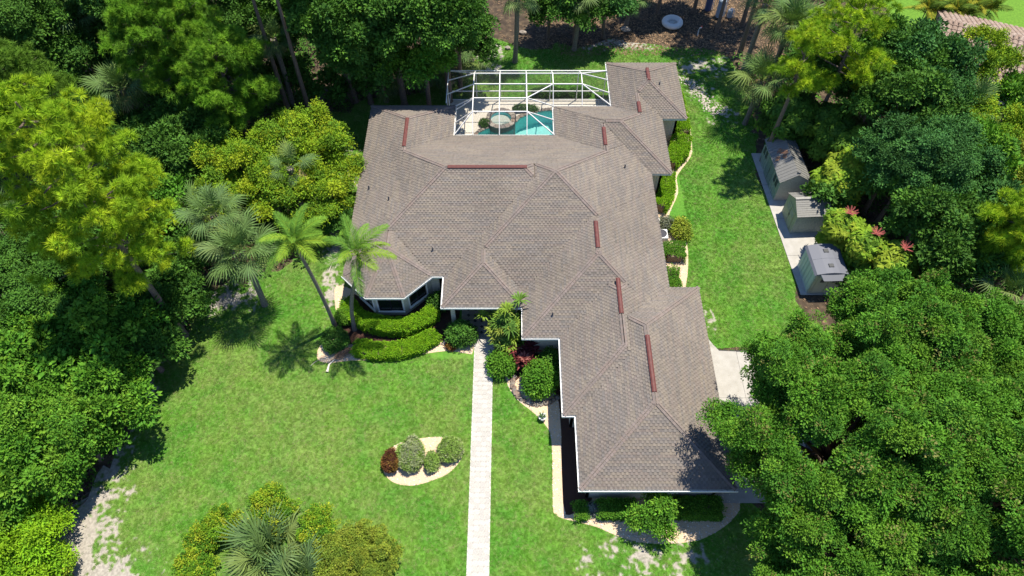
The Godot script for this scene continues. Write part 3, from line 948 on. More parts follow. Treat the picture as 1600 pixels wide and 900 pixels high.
func roof() -> void:
	# left wing, main, right wing, link, garage, porch, centre pyramid, three rear hips, rear annex, bay
	blocks = [rect_block(-10.4, -4.2, -41.4, -31.0), rect_block(-10.4, 7.0, -38.2, -25.8), rect_block(0.65, 9.55, -33.0, -21.37), rect_block(2.8, 9.55, -27.0, -16.5), rect_block(3.47, 11.33, -24.9, -12.4), rect_block(-4.15, 0.67, -30.0, -23.5), rect_block(-4.15, 9.55, -38.2, -24.55), rect_block(3.08, 9.55, -41.3, -31.0), rect_block(3.08, 10.95, -41.3, -34.45), rect_block(7.4, 12.77, -46.4, -40.0), rect_block(7.4, 10.95, -44.0, -35.5)]
	var q := sqrt(0.5)
	var cx := -7.66
	var cz := -26.94
	var rr := 2.74
	var bay := [[1.0, 0.0, 10.4, -10.4, -4.92, -31.0, -24.2], [-1.0, 0.0, -4.92], [0.0, -1.0, -24.2], [q, -q, rr - q * cx + q * cz], [-q, -q, rr + q * cx + q * cz], [0.0, 1.0, 31.0]]
	blocks.append(bay)
	var deck := Shape.new()
	var strips := []
	var caps := []
	var SL := sqrt(1.0 + PITCH * PITCH)
	var expo := 0.143
	for bi in blocks.size():
		var b: Array = blocks[bi]
		var x0: float = b[0][3]
		var x1: float = b[0][4]
		var z0: float = b[0][5]
		var z1: float = b[0][6]
		for pi in b.size():
			var n := Vector2(b[pi][0], b[pi][1])
			var off: float = b[pi][2]
			var t := Vector2(-n.y, n.x)
			var o := -off * n
			var N := Vector3(-n.x * PITCH, 1, -n.y * PITCH).normalized()
			var up := Vector3(n.x, PITCH, n.y) / SL
			var along := Vector3(t.x, 0, t.y)
			var u0 := 1e9
			var u1 := -1e9
			var dm := 0.0
			for c in [Vector2(x0, z0), Vector2(x1, z0), Vector2(x1, z1), Vector2(x0, z1)]:
				u0 = minf(u0, (c - o).dot(t))
				u1 = maxf(u1, (c - o).dot(t))
			dm = minf(x1 - x0, z1 - z0) * 0.5
			var j := 0
			while j * expo / SL < dm:
				var d := (j * expo) / SL
				var dc := d + 0.06
				var run := -1e9
				var u := u0 + 0.03
				while u <= u1 + 0.1:
					var p := o + n * dc + t * u
					var h := EAVE + PITCH * dc
					var ok := u < u1
					if ok:
						ok = height_of(b, p.x, p.y) > h - 0.004
					if ok:
						for bj in blocks.size():
							if bj != bi:
								var h2 := height_of(blocks[bj], p.x, p.y)
								if h2 > h + 0.01 or (bj < bi and h2 > h - 0.004):
									ok = false
									break
					if ok and run < -1e8:
						run = u - 0.05
					elif not ok and run > -1e8:
						strips.append([o + n * d, EAVE + PITCH * d, along, up, N, run, u - 0.03, j, t])
						run = -1e9
					u += 0.1
				j += 1
			# boards under the shingles
			var lo := 0.035 + bi * 0.004
			j = 0
			while j * 0.5 < dm + 0.5:
				var d := j * 0.5
				var run := -1e9
				var dd := minf(d + 0.5, dm)
				if dd <= d:
					break
				var ua := 1e9
				var ub := -1e9
				var u := u0
				while u <= u1:
					var p := o + n * (d + 0.02) + t * u
					if height_of(b, p.x, p.y) > EAVE + PITCH * (d + 0.02) - 0.003:
						ua = minf(ua, u)
						ub = maxf(ub, u)
					u += 0.1
				if ub > ua:
					var ta := 0.0
					var p0 := o + n * d
					var p1 := o + n * dd
					var uc := lerpf(ua, ub, 0.5)
					var ha := EAVE + PITCH * d - lo
					var hb := EAVE + PITCH * dd - lo
					# the far edge of each board strip follows the hips
					var ua2 := ua
					var ub2 := ub
					for s in 40:
						if height_of(b, (p1 + t * ua2).x, (p1 + t * ua2).y) > EAVE + PITCH * dd - 0.003 or ua2 > uc:
							break
						ua2 += 0.05
					for s in 40:
						if height_of(b, (p1 + t * ub2).x, (p1 + t * ub2).y) > EAVE + PITCH * dd - 0.003 or ub2 < uc:
							break
						ub2 -= 0.05
					deck.quad(v3(p0 + t * ua, ha), v3(p0 + t * ub, ha), v3(p1 + t * ub2, hb), v3(p1 + t * ua2, hb), Color(0.15, 0.125, 0.105))
				j += 1
		# hips and ridges
		for pi in b.size():
			for pj in range(pi + 1, b.size()):
				var line := []
				for k in 100:
					# walk up the line where two planes are level, from the eave
					var d := k * 0.127
					var det: float = b[pi][0] * b[pj][1] - b[pi][1] * b[pj][0]
					var p := Vector2.ZERO
					if absf(det) < 0.01:
						# opposite planes: a level ridge
						var mid := Vector2(b[pi][0], b[pi][1])
						var w: float = (b[pi][2] + b[pj][2]) * 0.5
						p = mid * (w - b[pi][2]) + Vector2(-mid.y, mid.x) * 0.0
						var t := Vector2(absf(mid.y), absf(mid.x))
						p += t * ((z0 if t.y > 0.5 else x0) + k * 0.1427)
						d = w
					else:
						p = Vector2(((d - b[pi][2]) * b[pj][1] - (d - b[pj][2]) * b[pi][1]) / det, ((d - b[pj][2]) * b[pi][0] - (d - b[pi][2]) * b[pj][0]) / det)
					var h := EAVE + PITCH * d
					var ok := height_of(b, p.x, p.y) > h - 0.003
					if ok:
						for bj in blocks.size():
							if bj != bi and height_of(blocks[bj], p.x, p.y) > h - 0.02:
								ok = false
								break
					if ok:
						line.append(v3(p, h))
				if line.size() > 2:
					caps.append([line, b[pi], b[pj]])
	var dk := hp("roof_deck", deck.done(), M.tinted)
	# one strip shingle at a time: a base layer and raised tabs of uneven width
	var all := []
	var tones := [Color(0.262, 0.228, 0.199), Color(0.285, 0.249, 0.212), Color(0.232, 0.208, 0.188), Color(0.245, 0.222, 0.205), Color(0.298, 0.257, 0.213), Color(0.270, 0.229, 0.202)]
	for s in strips:
		var u: float = s[5]
		var e: float = s[6]
		u = s[5]
		while u < e - 0.02:
			var w := minf(0.96 if u > s[5] else 0.3 + 0.66 * fmod(s[7] * 0.37, 1.0), e - u)
			if e - u - w < 0.12:
				w = e - u
			all.append([s, u, u + w])
			u += w
	var eye := Vector3(0, 38, 0)
	for a in all:
		var s: Array = a[0]
		a.append((Vector3(s[0].x, s[1], s[0].y) + s[2] * (a[1] + a[2]) * 0.5).distance_to(eye))
	all.sort_custom(func(a, b): return a[3] < b[3])
	var rest := Shape.new()
	for i in all.size():
		var g := Shape.new() if i < 300 else rest
		var s: Array = all[i][0]
		var base: Vector3 = Vector3(s[0].x, s[1], s[0].y) - HO
		strip(g, base, s[2], s[3], s[4], all[i][1], all[i][2], tones, s[7])
		if i < 300:
			part(house, "shingle", g.done(), M.shingle)
	var ro := part(house, "shingles", rest.done(), M.shingle)
	ro.set_meta("kind", "stuff")
	for c in caps:
		var g := Shape.new()
		var L: Array = c[0]
		var dir: Vector3 = (L[L.size() - 1] - L[0]).normalized()
		var sides := []
		for p in [c[1], c[2]]:
			var N := Vector3(-p[0] * PITCH, 1, -p[1] * PITCH).normalized()
			var sv := dir.cross(N).normalized()
			var outward := Vector3(-p[0], 0, -p[1])
			if absf(sv.y) > 0.01:
				sv *= -signf(sv.y)
			elif sv.dot(outward) < 0:
				sv = -sv
			sides.append([sv, N])
		for k in L.size():
			var p: Vector3 = L[k]
			var tone := pick([Color(0.29, 0.24, 0.215), Color(0.32, 0.265, 0.24), Color(0.27, 0.23, 0.21), Color(0.30, 0.24, 0.215)])
			for sd in sides:
				var N: Vector3 = sd[1]
				var a := p - dir * 0.02 + N * 0.056 + Vector3.UP * 0.01
				var b := p + dir * 0.17 + N * 0.042 + Vector3.UP * 0.01
				g.quad(a, b, b + sd[0] * 0.13, a + sd[0] * 0.13, tone)
				g.quad(a, a + sd[0] * 0.13, a + sd[0] * 0.13 - N * 0.02, a - N * 0.02, tone)
				g.quad(a + sd[0] * 0.13, b + sd[0] * 0.13, b + sd[0] * 0.13 - N * 0.02, a + sd[0] * 0.13 - N * 0.02, tone)
		part(house, "ridge_cap", g.done(), M.shingle).set_meta("kind", "stuff")
	# red metal vents on the ridges
	for k in [[Vector3(7.4, 4.715, -20.3), Vector3(7.4, 4.715, -16.85)], [Vector3(6.175, 4.44, -24.35), Vector3(6.175, 4.44, -21.9)], [Vector3(5.1, 4.975, -28.25), Vector3(5.1, 4.975, -26.2)], [Vector3(-4.05, 5.85, -32), Vector3(0.95, 5.85, -32)], [Vector3(-7.3, 4.3, -38.25), Vector3(-7.3, 4.3, -35.45)], [Vector3(6.315, 4.37, -37.25), Vector3(6.315, 4.37, -35.5)], [Vector3(9.175, 3.64, -40.75), Vector3(9.175, 3.64, -39.6)], [Vector3(10.085, 4.09, -44.0), Vector3(10.085, 4.09, -42.6)]]:
		var g := Shape.new()
		var a: Vector3 = k[0] - HO + Vector3.UP * 0.10
		var b: Vector3 = k[1] - HO + Vector3.UP * 0.10
		var f := (b - a).normalized()
		var s := f.cross(Vector3.UP)
		for sg in [-1.0, 1.0]:
			var e: Vector3 = s * sg * 0.125 + Vector3.DOWN * 0.045
			var e2: Vector3 = s * sg * 0.125 + Vector3.DOWN * 0.095
			var m: Vector3 = s * sg * 0.05
			g.quad(a, b, b + m, a + m)
			g.quad(a + m, b + m, b + e, a + e)
			g.quad(a + e, b + e, b + e2, a + e2)
			g.quad(a, a + m, a + e, a + e2)
			g.quad(b, b + m, b + e, b + e2)
		part(house, "ridge_vent", g.done(), M.red_metal)
	# soil pipes
	for k in [Vector3(10.9, 0, -42.6), Vector3(7.55, 0, -34.0), Vector3(2.35, 0, -22.5), Vector3(-4.9, 0, -27.2), Vector3(-9.5, 0, -32.6), Vector3(-7.9, 0, -30.9)]:
		var h := 0.0
		for b in blocks:
			h = maxf(h, height_of(b, k.x, k.z))
		var g := Shape.new()
		var p := Vector3(k.x, h - 0.05, k.z) - HO
		g.lathe(p, [[0.11, 0.0], [0.055, 0.1], [0.05, 0.33], [0.042, 0.33], [0.042, 0.2]], 10, Color(0.13, 0.13, 0.14))
		part(house, "vent_pipe", g.done(), M.tinted)

func v3(p: Vector2, h: float) -> Vector3:
	return Vector3(p.x, h, p.y) - HO

func strip(g: Shape, base: Vector3, along: Vector3, up: Vector3, N: Vector3, u0: float, u1: float, tones: Array, row: int) -> void:
	var stain := 1.0 + 0.16 * n1.get_noise_2d(base.x + along.x * u0, base.z * 1.0 + along.z * u0) + 0.10 * n3.get_noise_2d(base.x + along.x * u0, base.z + along.z * u0)
	var tone := shade_of(pick(tones), stain)
	var dark := shade_of(tone, r(0.82, 0.92))
	var a := base + along * u0
	var b := base + along * u1
	var lowN := N * 0.016
	var hiN := N * 0.004
	var L := up * 0.165
	var D := up * -0.012
	g.quad(a + D + lowN, a + L + hiN, b + L + hiN, b + D + lowN, dark)
	g.quad(a + D - N * 0.01, a + D + lowN, b + D + lowN, b + D - N * 0.01, dark)
	var ph := 0.118 if row % 2 else 0.0
	var u := ceilf((u0 - ph) / 0.236) * 0.236 + ph - (0.0 if u1 - u0 > 0.3 else 0.06)
	u = maxf(u, u0)
	while u < u1 - 0.04:
		var w := minf(r(0.125, 0.16), u1 - u)
		var c := shade_of(tone.lerp(pick(tones), 0.35), r(0.95, 1.1))
		var p := base + along * u + D
		var q := base + along * (u + w) + D
		var s := along * 0.008
		var T := N * 0.036
		g.quad(p + T, p + s + L + N * 0.012, q - s + L + N * 0.012, q + T, c)
		g.quad(p + lowN, p + T, q + T, q + lowN, shade_of(c, 1.0))
		g.quad(p + lowN, p + s + L + hiN, p + s + L + N * 0.012, p + T, c)
		g.quad(q + lowN, q + T, q - s + L + N * 0.012, q - s + L + hiN, c)
		u = (floorf((u - ph) / 0.236 + 0.3) + 1.0) * 0.236 + ph + r(-0.012, 0.012)

const OUTLINE := [Vector2(3.47, -12.4), Vector2(11.33, -12.4), Vector2(11.33, -24.9), Vector2(9.55, -24.9), Vector2(9.55, -34.45), Vector2(10.95, -34.45), Vector2(10.95, -40.0), Vector2(12.77, -40.0), Vector2(12.77, -46.4), Vector2(7.4, -46.4), Vector2(7.4, -41.3), Vector2(3.08, -41.3), Vector2(3.08, -38.2), Vector2(-4.2, -38.2), Vector2(-4.2, -41.4), Vector2(-10.4, -41.4), Vector2(-10.4, -25.8), Vector2(-8.8, -24.2), Vector2(-6.53, -24.2), Vector2(-4.92, -25.8), Vector2(-4.15, -25.8), Vector2(-4.15, -23.5), Vector2(0.67, -23.5), Vector2(0.67, -21.37), Vector2(2.8, -21.37), Vector2(2.8, -16.5), Vector2(3.47, -16.5)]

func inset(p: Array, d: float) -> Array:
	var out := []
	var n := p.size()
	for k in n:
		var a: Vector2 = p[(k + n - 1) % n]
		var b: Vector2 = p[k]
		var c: Vector2 = p[(k + 1) % n]
		var f := (b - a).normalized()
		var g := (c - b).normalized()
		var nf := Vector2(f.y, -f.x)
		var ng := Vector2(g.y, -g.x)
		out.append(b + (nf + ng) / (1.0 + nf.dot(ng)) * d)
	return out

func wall_piece(g: Shape, a: Vector2, f: Vector2, n: Vector2, u0: float, u1: float, y0: float, y1: float, t: float) -> void:
	if u1 - u0 < 0.01 or y1 - y0 < 0.01:
		return
	var p := [a + f * u0, a + f * u1, a + f * u1 + n * t, a + f * u0 + n * t]
	var P := func(i, y): return Vector3(p[i].x, y, p[i].y) - HO
	for k in 4:
		var j := (k + 1) % 4
		g.quad(P.call(k, y0), P.call(k, y1), P.call(j, y1), P.call(j, y0))
	g.quad(P.call(0, y1), P.call(3, y1), P.call(2, y1), P.call(1, y1))

func walls() -> void:
	var foot := []
	for k in OUTLINE:
		if k == Vector2(-4.15, -25.8):
			foot.append(Vector2(-3.95, -25.8))
		elif k == Vector2(-4.15, -23.5):
			foot.append(Vector2(-3.95, -27.9))
		elif k == Vector2(0.67, -23.5):
			foot.append(Vector2(0.67, -27.9))
		else:
			foot.append(k)
	var wl := inset(foot, 0.5)
	# windows and doors: wall number -> [along, width, sill, head, kind]
	var holes := {0: [3.35, 1.35, 1.0, 2.2, "window"], 16: [0.5, 1.35, 0.5, 2.15, "window"], 17: [0.32, 1.5, 0.5, 2.15, "window"], 18: [0.45, 1.35, 0.5, 2.15, "window"], 4: [0.16, 0.5, 0.9, 2.1, "window"], 21: [1.55, 1.7, 0.05, 2.25, "door"], 12: [2.4, 2.4, 0.1, 2.2, "window"], 15: [4.0, 1.5, 0.9, 2.1, "window"]}
	for k in wl.size():
		var a: Vector2 = wl[k]
		var b: Vector2 = wl[(k + 1) % wl.size()]
		var L := a.distance_to(b)
		var f := (b - a) / L
		var n := Vector2(f.y, -f.x)
		var g := Shape.new()
		var t := 0.16
		if holes.has(k):
			var w: Array = holes[k]
			var u0: float = minf(w[0], L - w[1] - 0.1)
			var u1: float = u0 + w[1]
			wall_piece(g, a, f, n, 0, u0, 0, 2.6, t)
			wall_piece(g, a, f, n, u1, L, 0, 2.6, t)
			wall_piece(g, a, f, n, u0, u1, 0, w[2], t)
			wall_piece(g, a, f, n, u0, u1, w[3], 2.6, t)
			hp("wall", g.done(), M.wall)
			opening(a, f, n, u0, u1, w[2], w[3], w[4])
		else:
			wall_piece(g, a, f, n, 0, L, 0, 2.6, t)
			hp("wall", g.done(), M.wall)
	# soffit and fascia
	var s := Shape.new()
	var pl := PackedVector2Array()
	for k in OUTLINE:
		pl.append(k - Vector2(HO.x, HO.z))
	s.sheet(pl, 2.61)
	part(house, "soffit", s.done(), M.trim)
	var outer := inset(OUTLINE, 0.005)
	var inner := inset(OUTLINE, 0.03)
	for k in OUTLINE.size():
		var g := Shape.new()
		var j := (k + 1) % OUTLINE.size()
		var c := []
		for e in [outer[k], outer[j], inner[j], inner[k]]:
			c.append(e)
		for i in 4:
			var p: Vector2 = c[i]
			var q: Vector2 = c[(i + 1) % 4]
			g.quad(v3(p, 2.56), v3(p, 2.735), v3(q, 2.735), v3(q, 2.56))
		g.quad(v3(c[0], 2.56), v3(c[1], 2.56), v3(c[2], 2.56), v3(c[3], 2.56))
		part(house, "fascia", g.done(), M.bronze if k in [1, 3, 5, 7] else M.trim)
	# gutters: an open trough on brackets
	for k in [0, 16, 17, 18, 19, 20, 21, 22, 23, 24, 25, 26, 9, 10, 11, 12, 13]:
		var j: int = (k + 1) % OUTLINE.size()
		var o0 := inset(OUTLINE, 0.0)
		var o1 := inset(OUTLINE, -0.115)
		var g := Shape.new()
		var A: Vector2 = o0[k]
		var B: Vector2 = o0[j]
		var A2: Vector2 = o1[k]
		var B2: Vector2 = o1[j]
		g.quad(v3(A, 2.62), v3(B, 2.62), v3(B2, 2.62), v3(A2, 2.62))
		g.quad(v3(A2, 2.60), v3(A2, 2.735), v3(B2, 2.735), v3(B2, 2.60))
		var A3 := A2.lerp(A, 0.22)
		var B3 := B2.lerp(B, 0.22)
		g.quad(v3(A2, 2.735), v3(A3, 2.735), v3(B3, 2.735), v3(B2, 2.735))
		g.quad(v3(A3, 2.63), v3(A3, 2.735), v3(B3, 2.735), v3(B3, 2.63))
		var o := part(house, "gutter", g.done(), M.white_metal)
		var L := A.distance_to(B)
		var m := int(L / 0.9)
		for i in m:
			var q := (i + 0.5) / m
			var br := Shape.new()
			br.bar(v3(A.lerp(B, q), 2.728), v3(A2.lerp(B2, q), 2.728), 0.025, 0.008, Color(0.4, 0.4, 0.4))
			part(o, "bracket", br.done(), M.tinted)
	# downpipe, porch posts
	for c in [Vector2(-3.62, -23.95), Vector2(0.1, -23.95)]:
		var g := Shape.new()
		var p := Vector3(c.x, 0, c.y) - HO
		g.box(p + Vector3(-0.13, 0.02, -0.13), p + Vector3(0.13, 2.6, 0.13))
		g.box(p + Vector3(-0.17, 0.02, -0.17), p + Vector3(0.17, 0.22, 0.17))
		part(house, "porch_post", g.done(), M.wall)

func opening(a: Vector2, f: Vector2, n: Vector2, u0: float, u1: float, y0: float, y1: float, kind: String) -> void:
	var P := func(u, y, d): return Vector3((a + f * u + n * d).x, y, (a + f * u + n * d).y) - HO
	var g := Shape.new()
	if kind == "door":
		g.quad(P.call(u0, y0, 0.08), P.call(u0, y1, 0.08), P.call(u1, y1, 0.08), P.call(u1, y0, 0.08), Color(0.12, 0.05, 0.03))
		var d := part(house, "door", g.done(), M.tinted)
		g = Shape.new()
		g.bar(P.call((u0 + u1) * 0.5 + 0.06, 0.9, 0.04), P.call((u0 + u1) * 0.5 + 0.06, 1.15, 0.04), 0.03, 0.03, Color(0.5, 0.45, 0.3))
		part(d, "handle", g.done(), M.tinted_shiny)
		return
	var w := 0.06
	for e in [[u0, y0 + w * 0.5, u1, y0 + w * 0.5], [u0, y1 - w * 0.5, u1, y1 - w * 0.5], [u0 + w * 0.5, y0, u0 + w * 0.5, y1], [u1 - w * 0.5, y0, u1 - w * 0.5, y1], [(u0 + u1) * 0.5, y0, (u0 + u1) * 0.5, y1]]:
		g.bar(P.call(e[0], e[1], 0.06), P.call(e[2], e[3], 0.06), w, w)
	var fr := part(house, "window", g.done(), M.bronze)
	g = Shape.new()
	g.quad(P.call(u0, y0, 0.07), P.call(u0, y1, 0.07), P.call(u1, y1, 0.07), P.call(u1, y0, 0.07))
	part(fr, "pane", g.done(), M.glass_dark)
	g = Shape.new()
	g.bar(P.call(u0 - 0.1, y0 - 0.05, -0.02), P.call(u1 + 0.1, y0 - 0.05, -0.02), 0.16, 0.1)
	g.bar(P.call(u0 - 0.05, y0, -0.012), P.call(u0 - 0.05, y1 + 0.1, -0.012), 0.1, 0.024)
	g.bar(P.call(u1 + 0.05, y0, -0.012), P.call(u1 + 0.05, y1 + 0.1, -0.012), 0.1, 0.024)
	part(fr, "sill", g.done(), M.trim)
	# the room behind the glass
	g = Shape.new()
	g.quad(P.call(u0 - 0.6, 0.02, 1.6), P.call(u0 - 0.6, 2.55, 1.6), P.call(u1 + 0.6, 2.55, 1.6), P.call(u1 + 0.6, 0.02, 1.6))
	part(house, "inner_wall", g.done(), M.room)

# ---------------------------------------------------------------- pool

func pool() -> void:
	var pl := smooth_poly(POOL, 4)
	var s := Shape.new()
	for half in [rect2(-4.95, -45.3, 0.3, -38.6), rect2(0.3, -45.3, 8.0, -38.6)]:
		for q in poly_clip(half, pl):
			s.sheet(q, 0.06, 0.1)
	struct("pool_deck", s.done(), M.deck_concrete)
	s = Shape.new()
	s.sheet(pl, -1.3)
	for k in pl.size():
		var a := pl[k]
		var b := pl[(k + 1) % pl.size()]
		s.quad(Vector3(a.x, 0.0, a.y), Vector3(b.x, 0.0, b.y), Vector3(b.x, -1.3, b.y), Vector3(a.x, -1.3, a.y))
	# shallow shelf and steps at the left end
	for st in [[Vector2(-2.3, -40.7), 0.75, -0.35], [Vector2(-2.2, -40.6), 1.15, -0.65]]:
		s.lathe(Vector3(st[0].x, 0, st[0].y), [[0.0, st[2]], [st[1], st[2]], [st[1], -1.3]], 20)
	var basin := struct("swimming_pool", s.done(), M.pool_plaster)
	# stones round the edge
	for k in pl.size():
		var a := pl[k]
		var b := pl[(k + 1) % pl.size()]
		var f := (b - a).normalized()
		if a.y > -42.0 and a.x > -2.0:
			continue
		var m := (a + b) * 0.5 + Vector2(f.y, -f.x) * -0.02
		var g := rock_mesh(Vector3(0.2, 0.1, 0.17), k)
		part(basin, "coping_stone", g, M.rock, Transform3D(Basis(Vector3.UP, rng.randf() * TAU), Vector3(m.x, 0.08, m.y)))
	s = Shape.new()
	s.sheet(pl, -0.07)
	struct("water", s.done(), M.pool_water)
	# spa
	var c := Vector3(-0.85, 0, -42.75)
	var t := thing("spa", "round raised spa with stone rim at the edge of the pool", "spa", c)
	s = Shape.new()
	s.lathe(Vector3.ZERO, [[1.12, -1.2], [1.12, 0.34]], 28, Color(0.12, 0.11, 0.10))
	part(t, "outer_wall", s.done(), M.tinted)
	s = Shape.new()
	s.lathe(Vector3.ZERO, [[0.82, 0.4], [0.82, 0.02], [0.5, 0.02], [0.46, -0.35], [0.0, -0.35]], 28)
	part(t, "basin", s.done(), M.spa_plaster)
	s = Shape.new()
	var ring := PackedVector2Array()
	for k in 28:
		ring.append(Vector2(cos(TAU * k / 28), sin(TAU * k / 28)) * 0.82)
	s.sheet(ring, 0.29)
	part(t, "water", s.done(), M.pool_water)
	for k in 15:
		var a0 := TAU * (k + 0.04) / 15
		var a1 := TAU * (k + 0.96) / 15
		var g := Shape.new()
		var tone := pick([Color(0.46, 0.42, 0.36), Color(0.34, 0.30, 0.27), Color(0.40, 0.31, 0.25), Color(0.52, 0.48, 0.43), Color(0.28, 0.26, 0.25)])
		var q := PackedVector2Array([Vector2(cos(a0), sin(a0)) * 0.8, Vector2(cos(a0), sin(a0)) * 1.17, Vector2(cos((a0 + a1) / 2), sin((a0 + a1) / 2)) * 1.2, Vector2(cos(a1), sin(a1)) * 1.17, Vector2(cos(a1), sin(a1)) * 0.8, Vector2(cos((a0 + a1) / 2), sin((a0 + a1) / 2)) * 0.8])
		g.sheet(q, 0.40 + r(-0.012, 0.012), 0.08, tone)
		part(t, "rim_stone", g.done(), M.rock)

func rock_mesh(size: Vector3, k: int) -> ArrayMesh:
	var g := Shape.new()
	var tone := pick([Color(0.42, 0.38, 0.33), Color(0.34, 0.26, 0.21), Color(0.5, 0.46, 0.41), Color(0.27, 0.24, 0.22)])
	var rings := []
	for i in 5:
		var y := -1.0 + 2.0 * i / 4.0
		var q := sqrt(maxf(0.05, 1 - y * y))
		var ring := []
		for j in 7:
			var a := TAU * j / 7
			ring.append(Vector3(cos(a) * q, y, sin(a) * q) * size * r(0.75, 1.15))
		rings.append(ring)
	for i in 4:
		for j in 7:
			g.quad(rings[i][j], rings[i][(j + 1) % 7], rings[i + 1][(j + 1) % 7], rings[i + 1][j], shade_of(tone, r(0.9, 1.1)))
	for j in range(1, 6):
		g.tri(rings[4][0], rings[4][j], rings[4][j + 1], tone)
	return g.done()

func cage() -> void:
	var o := Vector3(1.2, 0, -42)
	var t := thing("pool_enclosure", "white framed screen enclosure over the pool patio", "screen enclosure", o)
	var hi := 4.1
	var lo := 2.9
	var xs := [-2.8, -0.9, 1.07, 3.02, 5.15]
	var zb := -45.25
	var zi := -43.4
	var xl := -4.88
	var bars := []
	var pans := []
	var P := func(x, y, z): return Vector3(x, y, z)
	for i in 5:
		var x: float = xs[i]
		bars.append([P.call(x, 0.06, zb), P.call(x, lo, zb)])
		bars.append([P.call(x, lo, zb), P.call(x, hi, zi)])
		bars.append([P.call(x, hi, zi), P.call(x, hi, -42.2)])
		if i < 3:
			bars.append([P.call(x, hi, -42.2), P.call(x, hi, -39.2)])
			bars.append([P.call(x, hi, -39.2), P.call(x, 2.8, -38.25)])
		elif i == 3:
			bars.append([P.call(x, hi, -42.2), P.call(x + 0.03, 2.8, -41.4)])
		else:
			bars.append([P.call(x, hi, -42.2), P.call(x + 0.05, 2.8, -41.4)])
		if i < 4:
			var x2: float = xs[i + 1]
			bars.append([P.call(x, hi, zi), P.call(x2, hi, zi)])
			bars.append([P.call(x, hi, -42.2), P.call(x2, hi, -42.2)])
			pans.append([P.call(x, lo, zb), P.call(x2, lo, zb), P.call(x2, hi, zi), P.call(x, hi, zi)])
			pans.append([P.call(x, 0.95, zb), P.call(x2, 0.95, zb), P.call(x2, lo, zb), P.call(x, lo, zb)])
			pans.append([P.call(x, 0.08, zb), P.call(x2, 0.08, zb), P.call(x2, 0.95, zb), P.call(x, 0.95, zb)])
			pans.append([P.call(x, hi, zi), P.call(x2, hi, zi), P.call(x2, hi, -42.2), P.call(x, hi, -42.2)])
		if i < 2:
			var x2: float = xs[i + 1]
			for z in [-40.65, -39.2]:
				bars.append([P.call(x, hi, z), P.call(x2, hi, z)])
			pans.append([P.call(x, hi, -42.2), P.call(x2, hi, -42.2), P.call(x2, hi, -40.65), P.call(x, hi, -40.65)])
			pans.append([P.call(x, hi, -40.65), P.call(x2, hi, -40.65), P.call(x2, hi, -39.2), P.call(x, hi, -39.2)])
			pans.append([P.call(x, hi, -39.2), P.call(x2, hi, -39.2), P.call(x2, 2.8, -38.25), P.call(x, 2.8, -38.25)])
	bars.append([P.call(xl, lo, zb), P.call(7.3, lo, zb)])
	bars.append([P.call(xl, 0.95, zb), P.call(7.3, 0.95, zb)])
	bars.append([P.call(xl, 0.1, zb), P.call(7.3, 0.1, zb)])
	for z in [zb, -43.4, -42.2]:
		bars.append([P.call(xl, 0.06, z), P.call(xl, lo, z)])
	bars.append([P.call(xl, lo, zb), P.call(xl, lo, -41.55)])
	bars.append([P.call(xl, 0.95, zb), P.call(xl, 0.95, -41.55)])
	bars.append([P.call(7.28, 0.06, zb), P.call(7.28, lo, zb)])
	# sloping sides
	bars.append([P.call(-2.8, hi, zi), P.call(xl, lo, zb)])
	bars.append([P.call(-2.8, hi, zi), P.call(xl, lo, -44.1)])
	bars.append([P.call(-2.8, hi, -42.2), P.call(xl, lo, -42.5)])
	bars.append([P.call(-2.8, hi, -40.65), P.call(-4.15, 2.8, -41.35)])
	bars.append([P.call(-2.8, hi, -40.55), P.call(-4.12, 2.8, -40.9)])
	bars.append([P.call(-2.8, hi, -39.2), P.call(-4.12, 2.8, -39.5)])
	bars.append([P.call(-2.8, hi, -39.2), P.call(-4.12, 2.8, -38.25)])
	bars.append([P.call(1.07, hi, -40.65), P.call(3.02, hi, -42.2)])
	bars.append([P.call(1.07, hi, -40.65), P.call(3.02, 2.8, -41.35)])
	bars.append([P.call(1.07, hi, -39.2), P.call(3.02, 2.8, -39.8)])
	bars.append([P.call(1.07, hi, -39.2), P.call(3.02, 2.8, -38.25)])
	bars.append([P.call(5.15, hi, zi), P.call(7.28, lo, zb)])
	bars.append([P.call(5.15, hi, zi), P.call(7.3, 2.8, -44.3)])
	bars.append([P.call(5.15, hi, -42.2), P.call(7.3, 2.8, -42.8)])
	bars.append([P.call(5.15, hi, -42.2), P.call(7.3, 2.8, -41.4)])
	pans.append([P.call(-2.8, hi, zi), P.call(xl, lo, zb), P.call(xl, lo, -42.5), P.call(-2.8, hi, -42.2)])
	pans.append([P.call(-2.8, hi, -42.2), P.call(xl, lo, -42.5), P.call(-4.15, 2.8, -41.35), P.call(-2.8, hi, -40.65)])
	pans.append([P.call(-2.8, hi, -40.6), P.call(-4.13, 2.8, -41.2), P.call(-4.12, 2.8, -39.5), P.call(-2.8, hi, -39.2)])
	pans.append([P.call(-2.8, hi, -39.2), P.call(-4.12, 2.8, -39.5), P.call(-4.12, 2.8, -38.25), P.call(-2.8, hi, -39.21)])
	pans.append([P.call(xl, lo, zb), P.call(-2.8, lo, zb), P.call(-2.8, hi, zi), P.call(xl, lo, zb)])
	pans.append([P.call(xl, 0.08, zb), P.call(-2.8, 0.08, zb), P.call(-2.8, lo, zb), P.call(xl, lo, zb)])
	pans.append([P.call(xl, 0.08, zb), P.call(xl, 0.08, -41.55), P.call(xl, lo, -41.55), P.call(xl, lo, zb)])
	pans.append([P.call(5.15, 0.08, zb), P.call(7.28, 0.08, zb), P.call(7.28, lo, zb), P.call(5.15, lo, zb)])
	pans.append([P.call(5.15, hi, zi), P.call(5.15, lo, zb), P.call(7.28, lo, zb), P.call(7.3, 2.8, -44.3)])
